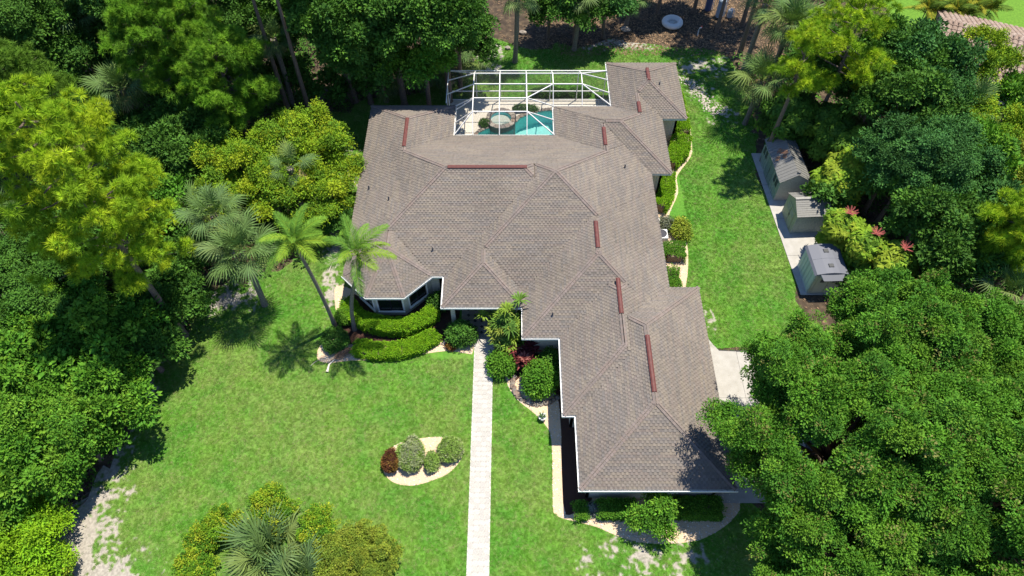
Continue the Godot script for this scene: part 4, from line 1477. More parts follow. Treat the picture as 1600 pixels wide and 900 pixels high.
	pans.append([P.call(5.15, hi, zi), P.call(7.3, 2.8, -44.3), P.call(7.3, 2.8, -42.8), P.call(5.15, hi, -42.2)])
	pans.append([P.call(5.15, hi, -42.2), P.call(7.3, 2.8, -42.8), P.call(7.3, 2.8, -41.4), P.call(5.2, 2.8, -41.4)])
	pans.append([P.call(3.02, hi, -42.2), P.call(5.15, hi, -42.2), P.call(5.2, 2.8, -41.4), P.call(3.05, 2.8, -41.4)])
	pans.append([P.call(1.07, hi, -42.2), P.call(3.02, hi, -42.2), P.call(1.07, hi, -40.65), P.call(1.07, hi, -40.65)])
	pans.append([P.call(1.07, hi, -40.65), P.call(3.02, hi, -42.2), P.call(3.05, 2.8, -41.4), P.call(1.07, hi, -40.65)])
	pans.append([P.call(1.07, hi, -40.65), P.call(3.02, 2.8, -41.35), P.call(3.02, 2.8, -39.8), P.call(1.07, hi, -39.2)])
	pans.append([P.call(1.07, hi, -39.2), P.call(3.02, 2.8, -39.8), P.call(3.02, 2.8, -38.25), P.call(1.07, 2.8, -38.25)])
	for b in bars:
		var s := Shape.new()
		s.bar(b[0] - o, b[1] - o, 0.058, 0.07)
		part(t, "post" if absf(b[0].y - b[1].y) > 2 else "beam", s.done(), M.white_metal)
	for q in pans:
		var s := Shape.new()
		s.quad(q[0] - o, q[1] - o, q[2] - o, q[3] - o)
		part(t, "screen_panel", s.done(), M.screen_mesh)

# ---------------------------------------------------------------- sheds and other objects

func ribbed(s: Shape, a: Vector3, b: Vector3, c: Vector3, d: Vector3, n: int, proud: float, col: Color, rib: Color) -> void:
	# a panel a-b-c-d with n raised ribs running from the a-b edge to the d-c edge
	s.quad(a, b, c, d, col)
	var N := (b - a).cross(d - a).normalized() * proud
	for sgn in [1.0, -1.0]:
		for i in n:
			var q := (i + 0.5) / n
			var p0: Vector3 = a.lerp(b, q) + N * sgn * 0.5
			var p1: Vector3 = d.lerp(c, q) + N * sgn * 0.5
			s.bar(p0, p1, 0.035, proud, rib)

func shed_long() -> void:
	var t := thing("garden_shed", "long pale green shed with rusty gable roof, farthest of three", "shed", Vector3(19.6, 0.06, -36.55), 0.04)
	var x0 := -1.0
	var x1 := 1.0
	var z := 2.08
	var e := 1.95
	var rh := 2.6
	var wc := Color(0.36, 0.44, 0.38)
	var s := Shape.new()
	ribbed(s, Vector3(x0, 0, -z), Vector3(x0, 0, z), Vector3(x0, e, z), Vector3(x0, e, -z), 14, 0.02, wc, shade_of(wc, 1.05))
	part(t, "wall", s.done(), M.shed_metal)
	s = Shape.new()
	ribbed(s, Vector3(x1, 0, -z), Vector3(x1, 0, z), Vector3(x1, e, z), Vector3(x1, e, -z), 14, 0.02, wc, wc)
	part(t, "wall", s.done(), M.shed_metal)
	for k in [-z, z]:
		s = Shape.new()
		var pc := Color(0.5, 0.47, 0.43)
		s.quad(Vector3(x0, 0, k), Vector3(x0, e, k), Vector3(x1, e, k), Vector3(x1, 0, k), pc)
		s.tri(Vector3(x0, e, k), Vector3(0, rh, k), Vector3(x1, e, k), pc)
		part(t, "gable_wall", s.done(), M.shed_metal)
	var g := 0.2
	for sg in [-1.0, 1.0]:
		s = Shape.new()
		ribbed(s, Vector3(sg * 1.12, e - 0.05, -z - 0.1), Vector3(sg * 1.12, e - 0.05, z + 0.1), Vector3(0, rh + 0.03, z + 0.1), Vector3(0, rh + 0.03, -z - 0.1), 16, 0.025, Color(g, g, g * 0.97), Color(g * 1.1, g * 1.1, g * 1.08))
		part(t, "roof_panel", s.done(), M.shed_metal)
	# rust in two sheets of the lawn side
	s = Shape.new()
	for k in 9:
		var u := r(-0.75, 0.15)
		var q := r(0.25, 0.8)
		var c := Vector3(-1.12, e - 0.05, u).lerp(Vector3(0, rh + 0.03, u), q) + Vector3(-0.01, 0.018, 0)
		var pl := []
		for i in 7:
			var a := TAU * i / 7
			pl.append(c + Vector3(cos(a) * 0.86, cos(a) * 0.51, 0) * r(0.08, 0.2) + Vector3(0, 0.002 * k, sin(a) * r(0.1, 0.26)))
		for i in range(1, 6):
			s.tri(pl[0], pl[i], pl[i + 1], pick([Color(0.25, 0.12, 0.06), Color(0.33, 0.19, 0.11), Color(0.2, 0.11, 0.08)]))
	part(t, "rust_patch", s.done(), M.tinted)
	s = Shape.new()
	s.box(Vector3(x0 - 0.04, 0.04, -0.62), Vector3(x0 - 0.015, 1.85, 0.62), Color(0.24, 0.32, 0.27))
	s.box(Vector3(x0 - 0.055, 0.04, -0.02), Vector3(x0 - 0.04, 1.85, 0.02), Color(0.14, 0.18, 0.16))
	var d := part(t, "door", s.done(), M.shed_metal)
	s = Shape.new()
	s.box(Vector3(x0 - 0.08, 0.9, 0.05), Vector3(x0 - 0.055, 1.1, 0.08), Color(0.1, 0.1, 0.1))
	part(d, "handle", s.done(), M.tinted_shiny)
	for k in [-1.62, -1.15, 1.15, 1.62]:
		s = Shape.new()
		s.box(Vector3(x0 - 0.045, 0.95, k - 0.2), Vector3(x0 - 0.013, 1.7, k + 0.2), Color(0.45, 0.53, 0.47))
		var w := part(t, "window", s.done(), M.shed_metal)
		s = Shape.new()
		for i in 2:
			for j in 2:
				s.box(Vector3(x0 - 0.055, 1.0 + 0.34 * j, k - 0.17 + 0.18 * i), Vector3(x0 - 0.046, 1.31 + 0.34 * j, k - 0.01 + 0.18 * i), Color(0.05, 0.06, 0.06))
		part(w, "pane", s.done(), M.tinted_shiny)
	s = Shape.new()
	s.lathe(Vector3(0.05, rh - 0.1, z - 0.12), [[0.12, 0], [0.12, 0.24], [0.0, 0.26]], 10, Color(0.12, 0.12, 0.12))
	part(t, "roof_vent", s.done(), M.tinted)

func shed_small() -> void:
	var t := thing("garden_shed", "small grey green shed with shingled gable roof, middle of three", "shed", Vector3(20.22, 0.06, -32.45), 0.05)
	var x := 1.1
	var z := 1.02
	var e := 1.85
	var rh := 2.4
	var wc := Color(0.30, 0.37, 0.36)
	for k in [-1.0, 1.0]:
		var s := Shape.new()
		ribbed(s, Vector3(-x, 0, k * z), Vector3(x, 0, k * z), Vector3(x, e, k * z), Vector3(-x, e, k * z), 9, 0.018, wc, shade_of(wc, 1.03))
		part(t, "wall", s.done(), M.shed_metal)
		s = Shape.new()
		var gc := Color(0.40, 0.42, 0.30) if k < 0 else wc
		s.quad(Vector3(k * x, 0, -z), Vector3(k * x, e, -z), Vector3(k * x, e, z), Vector3(k * x, 0, z), gc)
		s.tri(Vector3(k * x, e, -z), Vector3(k * x, rh, 0), Vector3(k * x, e, z), gc)
		part(t, "gable_wall", s.done(), M.shed_metal)
		s = Shape.new()
		var rc := Color(0.2, 0.2, 0.19)
		var a := Vector3(-x - 0.08, e - 0.06, k * (z + 0.1))
		var b := Vector3(x + 0.08, e - 0.06, k * (z + 0.1))
		for i in 9:
			var q0 := i / 9.0
			var q1 := (i + 1) / 9.0
			var ta := Vector3(-x - 0.08, rh + 0.03, 0)
			var tb := Vector3(x + 0.08, rh + 0.03, 0)
			var up := Vector3(0, 0.02, 0)
			s.quad(a.lerp(ta, q0) + up, b.lerp(tb, q0) + up, b.lerp(tb, q1), a.lerp(ta, q1), shade_of(rc, r(0.85, 1.1)))
			s.quad(a.lerp(ta, q0) + up, b.lerp(tb, q0) + up, b.lerp(tb, q0), a.lerp(ta, q0), rc)
		part(t, "roof_panel", s.done(), M.shed_metal)
	for k in [-0.33, 0.33]:
		var s := Shape.new()
		s.box(Vector3(-x - 0.035, 0.05, k - 0.31), Vector3(-x - 0.012, 1.65, k + 0.31), Color(0.43, 0.44, 0.30))
		var d := part(t, "door", s.done(), M.shed_metal)
		s = Shape.new()
		s.box(Vector3(-x - 0.06, 0.8, k * 0.15 - 0.02), Vector3(-x - 0.036, 1.0, k * 0.15 + 0.02), Color(0.06, 0.06, 0.06))
		part(d, "handle", s.done(), M.tinted_shiny)
		s = Shape.new()
		for i in 5:
			s.bar(Vector3(-x - 0.05, 1.05 + i * 0.09, k - 0.25), Vector3(-x - 0.05, 1.05 + i * 0.09, k + 0.25), 0.02, 0.05, Color(0.5, 0.5, 0.38))
		part(d, "louvre", s.done(), M.shed_metal)
	var s := Shape.new()
	s.bar(Vector3(-x - 0.09, rh + 0.05, 0), Vector3(x + 0.09, rh + 0.05, 0), 0.2, 0.03, Color(0.3, 0.3, 0.28))
	part(t, "ridge_cap", s.done(), M.shed_metal)

func shed_plastic() -> void:
	var t := thing("garden_shed", "blue grey plastic shed with two roof skylights, nearest of three", "shed", Vector3(20.1, 0.06, -27.55), 0.03)
	var x := 1.0
	var z := 1.12
	var wc := Color(0.42, 0.50, 0.50)
	var s := Shape.new()
	for k in 2:
		s = Shape.new()
		s.slab(Vector3(-x, 0, -z + k * z + 0.01), Vector3(-x + 0.06, 1.9, -z + (k + 1) * z - 0.01), 0.01, wc)
		for i in 3:
			s.box(Vector3(-x - 0.02, 0.1, -z + k * z + 0.1 + i * 0.34), Vector3(-x - 0.003, 1.8, -z + k * z + 0.36 + i * 0.34), shade_of(wc, 1.04))
		part(t, "wall_panel", s.done(), M.plastic)
	s = Shape.new()
	s.box(Vector3(x - 0.06, 0, -z), Vector3(x, 1.95, z), wc)
	part(t, "wall_panel", s.done(), M.plastic)
	for k in [-1.0, 1.0]:
		s = Shape.new()
		s.box(Vector3(-x + 0.07, 0, k * z - 0.04), Vector3(x - 0.07, 1.9, k * z + 0.04), Color(0.40, 0.41, 0.32))
		part(t, "end_wall", s.done(), M.plastic)
	for k in [-0.4, 0.4]:
		s = Shape.new()
		s.box(Vector3(k - 0.36, 0.06, z + 0.045), Vector3(k + 0.36, 1.75, z + 0.075), Color(0.44, 0.45, 0.36))
		var d := part(t, "door", s.done(), M.plastic)
		s = Shape.new()
		s.box(Vector3(k - 0.16, 1.2, z + 0.078), Vector3(k + 0.16, 1.55, z + 0.084), Color(0.05, 0.06, 0.07))
		part(d, "window", s.done(), M.tinted_shiny)
	# low rounded roof in two panels, a short hip over the door
	for k in 2:
		s = Shape.new()
		var z0 := -z - 0.06 + k * 1.18
		var z1 := z0 + 1.17
		var pr := [[-x - 0.1, 1.88], [-x + 0.02, 2.02], [-0.4, 2.15], [0.0, 2.18], [0.4, 2.15], [x - 0.02, 2.02], [x + 0.1, 1.88]]
		for i in pr.size() - 1:
			s.quad(Vector3(pr[i][0], pr[i][1], z0), Vector3(pr[i][0], pr[i][1], z1), Vector3(pr[i + 1][0], pr[i + 1][1], z1), Vector3(pr[i + 1][0], pr[i + 1][1], z0), Color(0.12, 0.128, 0.155))
		for zz in [z0, z1]:
			s.quad(Vector3(pr[0][0], pr[0][1], zz), Vector3(pr[1][0], pr[1][1], zz), Vector3(pr[5][0], pr[5][1], zz), Vector3(pr[6][0], pr[6][1], zz), Color(0.25, 0.26, 0.3))
			s.quad(Vector3(pr[1][0], pr[1][1], zz), Vector3(pr[2][0], pr[2][1], zz), Vector3(pr[4][0], pr[4][1], zz), Vector3(pr[5][0], pr[5][1], zz), Color(0.25, 0.26, 0.3))
		var p := part(t, "roof_panel", s.done(), M.plastic)
		s = Shape.new()
		s.slab(Vector3(-0.16, 2.14, (z0 + z1) * 0.5 - 0.14), Vector3(0.16, 2.22, (z0 + z1) * 0.5 + 0.14), 0.02, Color(0.04, 0.045, 0.05))
		part(p, "skylight", s.done(), M.tinted_shiny)
	s = Shape.new()
	var f := z + 1.24 - 1.12 + 0.06
	s.quad(Vector3(-0.75, 2.02, z + 0.06), Vector3(-0.6, 1.82, z + 0.42), Vector3(0.6, 1.82, z + 0.42), Vector3(0.75, 2.02, z + 0.06), Color(0.14, 0.148, 0.17))
	s.tri(Vector3(-0.75, 2.02, z + 0.06), Vector3(-0.75, 1.82, z + 0.06), Vector3(-0.6, 1.82, z + 0.42), Color(0.28, 0.29, 0.33))
	s.tri(Vector3(0.75, 2.02, z + 0.06), Vector3(0.6, 1.82, z + 0.42), Vector3(0.75, 1.82, z + 0.06), Color(0.28, 0.29, 0.33))
	part(t, "door_hood", s.done(), M.plastic)

func neighbour() -> void:
	var o := Vector3(40.5, 0, -47)
	var t := thing("neighbour_house", "neighbouring house with pale barrel tile roof behind the trees", "house", o, -0.42)
	var s := Shape.new()
	s.box(Vector3(-6.4, 0, -3.4), Vector3(6.4, 2.7, 4.4), Color(0.6, 0.55, 0.47))
	part(t, "wall", s.done(), M.tinted)
	s = Shape.new()
	var c := Color(0.30, 0.22, 0.18)
	s.quad(Vector3(-7, 2.7, 5), Vector3(-7, 4.3, 0), Vector3(7, 4.3, 0), Vector3(7, 2.7, 5), c)
	s.quad(Vector3(-7, 2.7, -4), Vector3(7, 2.7, -4), Vector3(7, 4.3, 0), Vector3(-7, 4.3, 0), c)
	s.tri(Vector3(-7, 2.7, 5), Vector3(-7, 2.7, -4), Vector3(-7, 4.3, 0), c)
	part(t, "roof_deck", s.done(), M.tinted)
	var tiles := []
	for tone in [Color(0.47, 0.36, 0.29), Color(0.42, 0.31, 0.25), Color(0.50, 0.40, 0.34)]:
		s = Shape.new()
		for k in 5:
			var a0 := PI * k / 5
			var a1 := PI * (k + 1) / 5
			var p := func(a, z, w): return Vector3(-cos(a) * w, sin(a) * w * 0.6, z)
			s.quad(p.call(a0, 0.25, 0.19), p.call(a0, -0.25, 0.155), p.call(a1, -0.25, 0.155), p.call(a1, 0.25, 0.19), tone)
			s.tri(Vector3(0, 0, 0.25), p.call(a0, 0.25, 0.19), p.call(a1, 0.25, 0.19), shade_of(tone, 0.8))
		tiles.append(s.done())
	var tilt := atan2(1.6, 5.0)
	var L := Vector2(5, 1.6).length()
	var back := Shape.new()
	for i in 33:
		for j in 11:
			var q := (j + 0.5) / 11
			var m := Transform3D(Basis(Vector3.UP, PI) * Basis(Vector3.RIGHT, atan2(1.6, 4.0) - 0.04), Vector3(-6.5 + i * 0.4, lerpf(2.73, 4.32, q) + 0.02, -4.0 * (1 - q)))
			var tone := pick([Color(0.47, 0.36, 0.29), Color(0.42, 0.31, 0.25), Color(0.50, 0.40, 0.34)])
			for k in 4:
				var a0 := PI * k / 4
				var a1 := PI * (k + 1) / 4
				back.quad(m * Vector3(-cos(a0) * 0.19, sin(a0) * 0.11, 0.25), m * Vector3(-cos(a0) * 0.155, sin(a0) * 0.09, -0.25), m * Vector3(-cos(a1) * 0.155, sin(a1) * 0.09, -0.25), m * Vector3(-cos(a1) * 0.19, sin(a1) * 0.11, 0.25), tone)
	part(t, "roof_tiles", back.done(), M.rock).set_meta("kind", "stuff")
	for i in 22:
		for j in 13:
			var q := (j + 0.5) / 13
			part(t, "roof_tile", tiles[rng.randi() % 3], M.rock, Transform3D(Basis(Vector3.RIGHT, tilt - 0.04), Vector3(-6.8 + i * 0.4, lerpf(2.73, 4.32, q) + 0.02, 5.0 * (1 - q))))
	for i in 34:
		part(t, "ridge_tile", tiles[rng.randi() % 3], M.rock, Transform3D(Basis(Vector3.UP, PI / 2), Vector3(-6.8 + i * 0.41, 4.32, 0)))

func yard_things() -> void:
	# a white round inflatable boat turned up under the trees
	var t := thing("inflatable_raft", "round white inflatable raft lying on brown leaf litter behind house", "raft", Vector3(14.15, 0.02, -55.3))
	var s := Shape.new()
	var prof := []
	for k in 13:
		var a := TAU * k / 12
		prof.append([0.68 + cos(a) * 0.26, 0.28 + sin(a) * 0.25])
	s.lathe(Vector3.ZERO, prof, 26, Color(0.72, 0.72, 0.70))
	part(t, "tube", s.done(), M.plastic)
	s = Shape.new()
	s.lathe(Vector3.ZERO, [[0.66, 0.2], [0.5, 0.24], [0.42, 0.33], [0.36, 0.26], [0.2, 0.29], [0.1, 0.22], [0.0, 0.24]], 22, Color(0.62, 0.62, 0.6))
	part(t, "floor", s.done(), M.plastic)
	s = Shape.new()
	var rope := []
	for k in 12:
		rope.append(Vector3(cos(k * 0.9) * (0.25 + 0.02 * k), 0.36 + 0.02 * sin(k * 2.0), sin(k * 0.9) * (0.2 + 0.02 * k) + 0.1))
	var rr := []
	for k in 12:
		rr.append(0.014)
	s.tube(rope, rr, 5, Color(0.35, 0.3, 0.24))
	part(t, "rope", s.done(), M.tinted)
	# water treatment tanks
	for k in [[Vector3(18.55, 0, -56.6), 0.34, 1.75, Color(0.36, 0.45, 0.56), "tall pale blue water tank beside the pine trunk"], [Vector3(17.7, 0, -57.6), 0.3, 1.6, Color(0.07, 0.10, 0.20), "dark navy water tank behind the pale blue tank"], [Vector3(19.45, 0, -56.5), 0.24, 0.75, Color(0.38, 0.42, 0.46), "short grey pressure tank right of the pale blue tank"]]:
		t = thing("water_tank", k[4], "tank", k[0])
		s = Shape.new()
		var w: float = k[1]
		var h: float = k[2]
		s.lathe(Vector3.ZERO, [[w * 0.9, 0.0], [w, 0.06], [w, h - 0.15], [w * 0.8, h - 0.03], [w * 0.25, h]], 20, k[3])
		part(t, "vessel", s.done(), M.plastic)
		s = Shape.new()
		s.lathe(Vector3.ZERO, [[w * 0.3, h - 0.01], [w * 0.3, h + 0.12], [w * 0.15, h + 0.16], [0, h + 0.16]], 12, Color(0.7, 0.7, 0.7))
		s.tube([Vector3(0, h + 0.1, 0), Vector3(w * 0.8, h + 0.14, 0.1), Vector3(w * 1.15, h, 0.15), Vector3(w * 1.15, 0.05, 0.15)], [0.03, 0.03, 0.03, 0.03], 7, Color(0.75, 0.75, 0.74))
		part(t, "pipe", s.done(), M.plastic)
	t = thing("standpipe", "white pvc standpipe at the edge of the back lawn", "pipe", Vector3(16.2, 0, -53.8))
	s = Shape.new()
	s.tube([Vector3(0, -0.05, 0), Vector3(0, 0.6, 0), Vector3(0.05, 0.75, 0), Vector3(0.2, 0.8, 0)], [0.05, 0.05, 0.05, 0.05], 8, Color(0.72, 0.72, 0.7))
	part(t, "pipe", s.done(), M.plastic)
	s = Shape.new()
	s.tube([Vector3(0.2, 0.86, -0.1), Vector3(0.2, 0.86, 0.1)], [0.025, 0.025], 6, Color(0.5, 0.1, 0.08))
	part(t, "valve_handle", s.done(), M.plastic)
	# air conditioner
	t = thing("air_conditioner", "white outdoor air conditioner unit beside the right hand wall", "air conditioner", Vector3(10.15, 0.02, -30.75))
	s = Shape.new()
	s.slab(Vector3(-0.4, 0, -0.4), Vector3(0.4, 0.8, 0.4), 0.03, Color(0.7, 0.7, 0.68))
	part(t, "casing", s.done(), M.plastic)
	s = Shape.new()
	s.lathe(Vector3.ZERO, [[0.34, 0.80], [0.34, 0.83], [0.3, 0.83], [0.3, 0.805], [0, 0.805]], 18, Color(0.05, 0.05, 0.06))
	part(t, "fan_grille", s.done(), M.tinted)
	t = thing("water_softener", "small white cylinder unit standing next to air conditioner", "tank", Vector3(9.9, 0.02, -31.95))
	s = Shape.new()
	s.lathe(Vector3.ZERO, [[0.22, 0], [0.24, 0.1], [0.24, 0.85], [0.18, 0.95], [0, 0.98]], 14, Color(0.68, 0.68, 0.66))
	part(t, "vessel", s.done(), M.plastic)
	s = Shape.new()
	s.lathe(Vector3.ZERO, [[0.12, 0.94], [0.12, 1.08], [0, 1.1]], 10, Color(0.08, 0.08, 0.08))
	part(t, "cap", s.done(), M.plastic)
	# pot with plant
	t = thing("flower_pot", "white pot with a green plant on the curved gravel path", "flower pot", Vector3(1.75, 0.03, -17.5))
	s = Shape.new()
	s.lathe(Vector3.ZERO, [[0.13, 0], [0.2, 0.28], [0.23, 0.3], [0.23, 0.35], [0.19, 0.35], [0.18, 0.28], [0, 0.28]], 16, Color(0.62, 0.64, 0.62))
	part(t, "pot", s.done(), M.plastic)
	part(t, "plant", rosette(16, 0.42, 0.07, 0.2, 1.6), tone_mat(Color(0.09, 0.17, 0.06)), Transform3D(Basis(), Vector3(0, 0.3, 0)))
	# ring of stones
	t = thing("stone_border", "low curved border of pale stones below the leafy bush", "stone border", Vector3(0.9, 0, -18.8))
	for k in 17:
		var a := lerpf(3.5, 0.75, k / 16.0)
		var c := Vector3(1.55, 0, -19.75) + Vector3(cos(a) * 1.5, 0.1, sin(a) * 1.32) - Vector3(0.9, 0, -18.8)
		var sz := Vector3(r(0.13, 0.22), r(0.1, 0.16), r(0.12, 0.2))
		part(t, "stone", rock_mesh(sz, k), M.rock, Transform3D(Basis(Vector3.UP, rng.randf() * TAU), c))
	# fallen palm leaf
	t = thing("fallen_frond", "fallen dry palm frond with white stalk lying on the lawn", "palm frond", Vector3(-11.1, 0.04, -21.3), 0.0)
	s = Shape.new()
	s.tube([Vector3(-0.05, 0.04, 0.75), Vector3(0.0, 0.05, 0.25), Vector3(0.3, 0.1, -0.1), Vector3(1.0, 0.12, -0.5)], [0.085, 0.05, 0.03, 0.012], 7, Color(0.62, 0.58, 0.5))
	part(t, "stalk", s.done(), M.tinted)
	part(t, "blade", feather_frond(1.7, 0.45, 22, 0.25, Color(0.17, 0.11, 0.075)), M.palm_leaf, Transform3D(Basis(Vector3.UP, 2.15), Vector3(0.1, 0.08, 0)))
	t = thing("twig", "pale fallen twig lying on the lawn left of the palm frond", "twig", Vector3(-11.95, 0.03, -21.3))
	s = Shape.new()
	s.tube([Vector3(-0.3, 0.01, 0.35), Vector3(-0.1, 0.03, 0.1), Vector3(0.15, 0.01, -0.1)], [0.012, 0.02, 0.01], 5, Color(0.55, 0.5, 0.4))
	part(t, "stem", s.done(), M.tinted)
	# heap of cut branches
	t = thing("brush_pile", "heap of dry grey cut branches at the edge of the lawn", "brush pile", Vector3(-24.2, 0, -12.6))
	var sticks := []
	for k in 6:
		s = Shape.new()
		var L := 0.9
		limb(s, Vector3(0, 0, -L), Vector3(r(-0.2, 0.2), r(-0.05, 0.1), L), 0.02, 0.006)
		for j in 4:
			var q := r(-0.6, 0.6)
			limb(s, Vector3(0, 0, q), Vector3(r(-0.4, 0.4), r(-0.1, 0.25), q + 0.5), 0.01, 0.004)
		sticks.append(s.done())
	for k in 150:
		var q := r(-1, 1)
		var c := Vector3(q * 0.15 + rng.randfn(0, 0.36), 0, q * 1.75)
		c.y = r(0.05, 0.75) * clampf(1.1 - absf(c.x - q * 0.15) * 1.1, 0.1, 1) * (1 - 0.4 * absf(q))
		var b := Basis(Vector3.UP, rng.randfn(-0.15, 0.45)) * Basis(Vector3.RIGHT, r(-0.2, 0.2))
		part(t, "branch", sticks[k % 6], M.twig, Transform3D(b.scaled(Vector3.ONE * r(0.6, 1.25)), c))
	# boulders and dead wood by the wood's edge
	for k in [[Vector3(-2.6, 0.1, -53.6), Vector3(0.35, 0.25, 0.3), "grey boulder under the trees behind the pool enclosure"], [Vector3(-0.35, 0.1, -51.9), Vector3(0.28, 0.2, 0.22), "brown stump stone at the foot of palm trunk"], [Vector3(0.95, 0.1, -54.1), Vector3(0.35, 0.2, 0.3), "pale boulder right of the leaning palm trunk"], [Vector3(10.0, 0.06, -54.6), Vector3(0.55, 0.14, 0.4), "flat grey stone left of white raft"]]:
		t = thing("boulder", k[2], "boulder", k[0])
		part(t, "stone", rock_mesh(k[1], 3), M.rock)

func garden() -> void:
	# clipped hedges round the house
	hedge("hedge", "inner curved clipped hedge under the bay window", [Vector2(-10.5, -25.3), Vector2(-9.9, -24.35), Vector2(-8.9, -23.75), Vector2(-7.6, -23.5), Vector2(-6.4, -23.5), Vector2(-5.5, -23.95), Vector2(-4.95, -24.6)], 0.85, 0.95, C.lime, 110.0, "", 0.018)
	hedge("hedge", "outer curved clipped hedge between bay window hedge and lawn", [Vector2(-9.6, -22.1), Vector2(-8.2, -21.85), Vector2(-6.8, -21.9), Vector2(-5.6, -22.35), Vector2(-4.7, -23.05)], 0.95, 0.65, C.lime, 110.0, "", 0.018)
	hedge("hedge", "short square hedge at the garage front left corner", [Vector2(3.3, -12.05), Vector2(4.0, -12.1)], 0.8, 0.6, C.bright, 110.0, "", 0.02)
	hedge("hedge", "clipped hedge in front of garage left of the small tree", [Vector2(4.6, -12.15), Vector2(6.5, -12.15)], 0.85, 0.7, C.bright, 110.0, "", 0.02)
	hedge("hedge", "clipped hedge in front of garage under the big tree", [Vector2(8.2, -12.2), Vector2(11.1, -12.2)], 0.95, 0.75, C.bright, 110.0, "", 0.02)
	hedge("hedge", "narrow bright hedge along the rear right annex wall", [Vector2(13.1, -45.4), Vector2(13.15, -41.0)], 0.9, 0.9, C.lime, 95.0, "", 0.03)
	hedge("hedge", "broad bright hedge round the rear right corner of the house", [Vector2(12.9, -40.4), Vector2(12.5, -39.0), Vector2(11.6, -37.8)], 1.3, 0.95, C.lime, 95.0, "", 0.03)
	hedge("hedge", "bright hedge beside right wall where white gravel curves", [Vector2(11.3, -36.6), Vector2(11.0, -34.6), Vector2(10.3, -33.4)], 1.0, 0.9, C.lime, 95.0, "", 0.03)
	hedge("hedge", "square hedge beside the air conditioner", [Vector2(10.9, -30.0), Vector2(10.85, -28.9)], 1.35, 0.9, C.bright, 80.0)
	hedge("hedge", "small dark hedge at the garage rear corner", [Vector2(10.35, -28.0), Vector2(10.3, -26.4)], 1.15, 0.8, C.bright, 80.0)
	# island bed
	round_bush("croton_bush", "orange and bronze croton bush at left of the island bed", Vector3(-6.72, 0, -14.85), Vector3(0.44, 0.48, 0.62), C.croton, "small", 90.0)
	round_bush("round_bush", "large grey green clipped bush in middle of the island bed", Vector3(-5.6, 0, -15.2), Vector3(0.68, 0.55, 0.98), C.clipped, "small", 95.0)
	round_bush("round_bush", "smallest clipped bush right of the large island bush", Vector3(-4.42, 0, -14.8), Vector3(0.36, 0.45, 0.52), C.clipped, "small", 95.0)
	round_bush("round_bush", "round clipped bush at right end of island bed", Vector3(-3.45, 0, -15.5), Vector3(0.65, 0.5, 0.72), C.clipped, "small", 95.0)
	# planting by the porch
	round_bush("leafy_shrub", "leafy green shrub left of the porch floor", Vector3(-3.15, 0, -22.95), Vector3(0.75, 0.7, 0.65), C.mid, "fine", 28.0, "shrub")
	round_bush("croton_plant", "small orange red plant on gravel left of walkway", Vector3(-3.75, 0, -22.35), Vector3(0.28, 0.25, 0.28), C.croton, "small", 80.0, "plant")
	round_bush("leafy_shrub", "bright green shrub on right edge of the walkway", Vector3(-0.6, 0, -20.9), Vector3(0.7, 0.65, 0.75), C.bright, "fine", 28.0, "shrub")
	round_bush("leafy_shrub", "large glossy green shrub inside the stone border", Vector3(1.6, 0, -19.7), Vector3(0.85, 0.95, 0.95), C.bright, "fine", 30.0, "shrub")
	round_bush("leafy_shrub", "dark shaded shrub against the wall by the garage", Vector3(2.35, 0, -21.0), Vector3(0.5, 0.7, 0.5), C.mid, "fine", 28.0, "shrub")
	round_bush("leafy_shrub", "small shrub between bay window and porch", Vector3(-4.7, 0, -25.3), Vector3(0.5, 0.6, 0.4), C.mid, "fine", 26.0, "shrub")
	round_bush("leafy_shrub", "dark green shrub at the foot of the feather palms", Vector3(-10.9, 0, -22.6), Vector3(0.8, 0.55, 0.8), C.mid, "small", 70.0, "shrub")
	round_bush("leafy_shrub", "bright shrub behind the feather palm trunks", Vector3(-10.55, 0, -24.35), Vector3(0.55, 0.55, 0.6), C.bright, "small", 70.0, "shrub")
	round_bush("silver_plant", "grey silvery plant between two garage front hedges", Vector3(4.28, 0, -12.2), Vector3(0.3, 0.3, 0.3), [Color(0.28, 0.3, 0.28), Color(0.2, 0.24, 0.2)], "small", 70.0, "plant")
	round_bush("silver_plant", "grey wiry plant by the right hand wall near air conditioner", Vector3(10.6, 0, -31.9), Vector3(0.45, 0.4, 0.4), [Color(0.2, 0.22, 0.16), Color(0.14, 0.2, 0.1)], "fine", 22.0, "plant")
	round_bush("leafy_shrub", "low grey green shrub on the side lawn edge near air conditioner", Vector3(11.6, 0, -31.4), Vector3(0.5, 0.5, 0.8), C.olive, "fine", 22.0, "shrub")
	round_bush("lime_plant", "tiny lime green plant on the back lawn behind annex roof", Vector3(10.3, 0, -48.3), Vector3(0.35, 0.3, 0.35), C.lime, "small", 40.0, "plant")
	var heads := []
	for k in 36:
		var a := k * 2.4
		var q := sqrt(k / 36.0)
		heads.append(Vector3(cos(a) * 1.0 * q, 0.9 + 2.0 * (1 - q) * r(0.7, 1.2) + r(0, 0.7), sin(a) * 1.4 * q))
	heads.append(Vector3(-1.45, 1.9, -0.5))
	heads.append(Vector3(0.75, 3.4, -0.6))
	rosette_plant("dracaena", "tall spiky yellow green dracaena at right side of porch", Vector3(-0.3, 0, -22.9), heads, "strap", [Color(0.20, 0.32, 0.04), Color(0.13, 0.25, 0.04), Color(0.27, 0.34, 0.06), Color(0.09, 0.19, 0.035)])
	heads = []
	for k in 11:
		heads.append(Vector3(r(-0.6, 0.6), r(0.5, 1.3), r(-0.5, 0.6)))
	rosette_plant("ti_plant", "dark red ti plant clump beside the bright shrub", Vector3(0.7, 0, -21.1), heads, "ti", [Color(0.16, 0.03, 0.04), Color(0.24, 0.06, 0.06), Color(0.12, 0.03, 0.03), Color(0.3, 0.12, 0.1)])
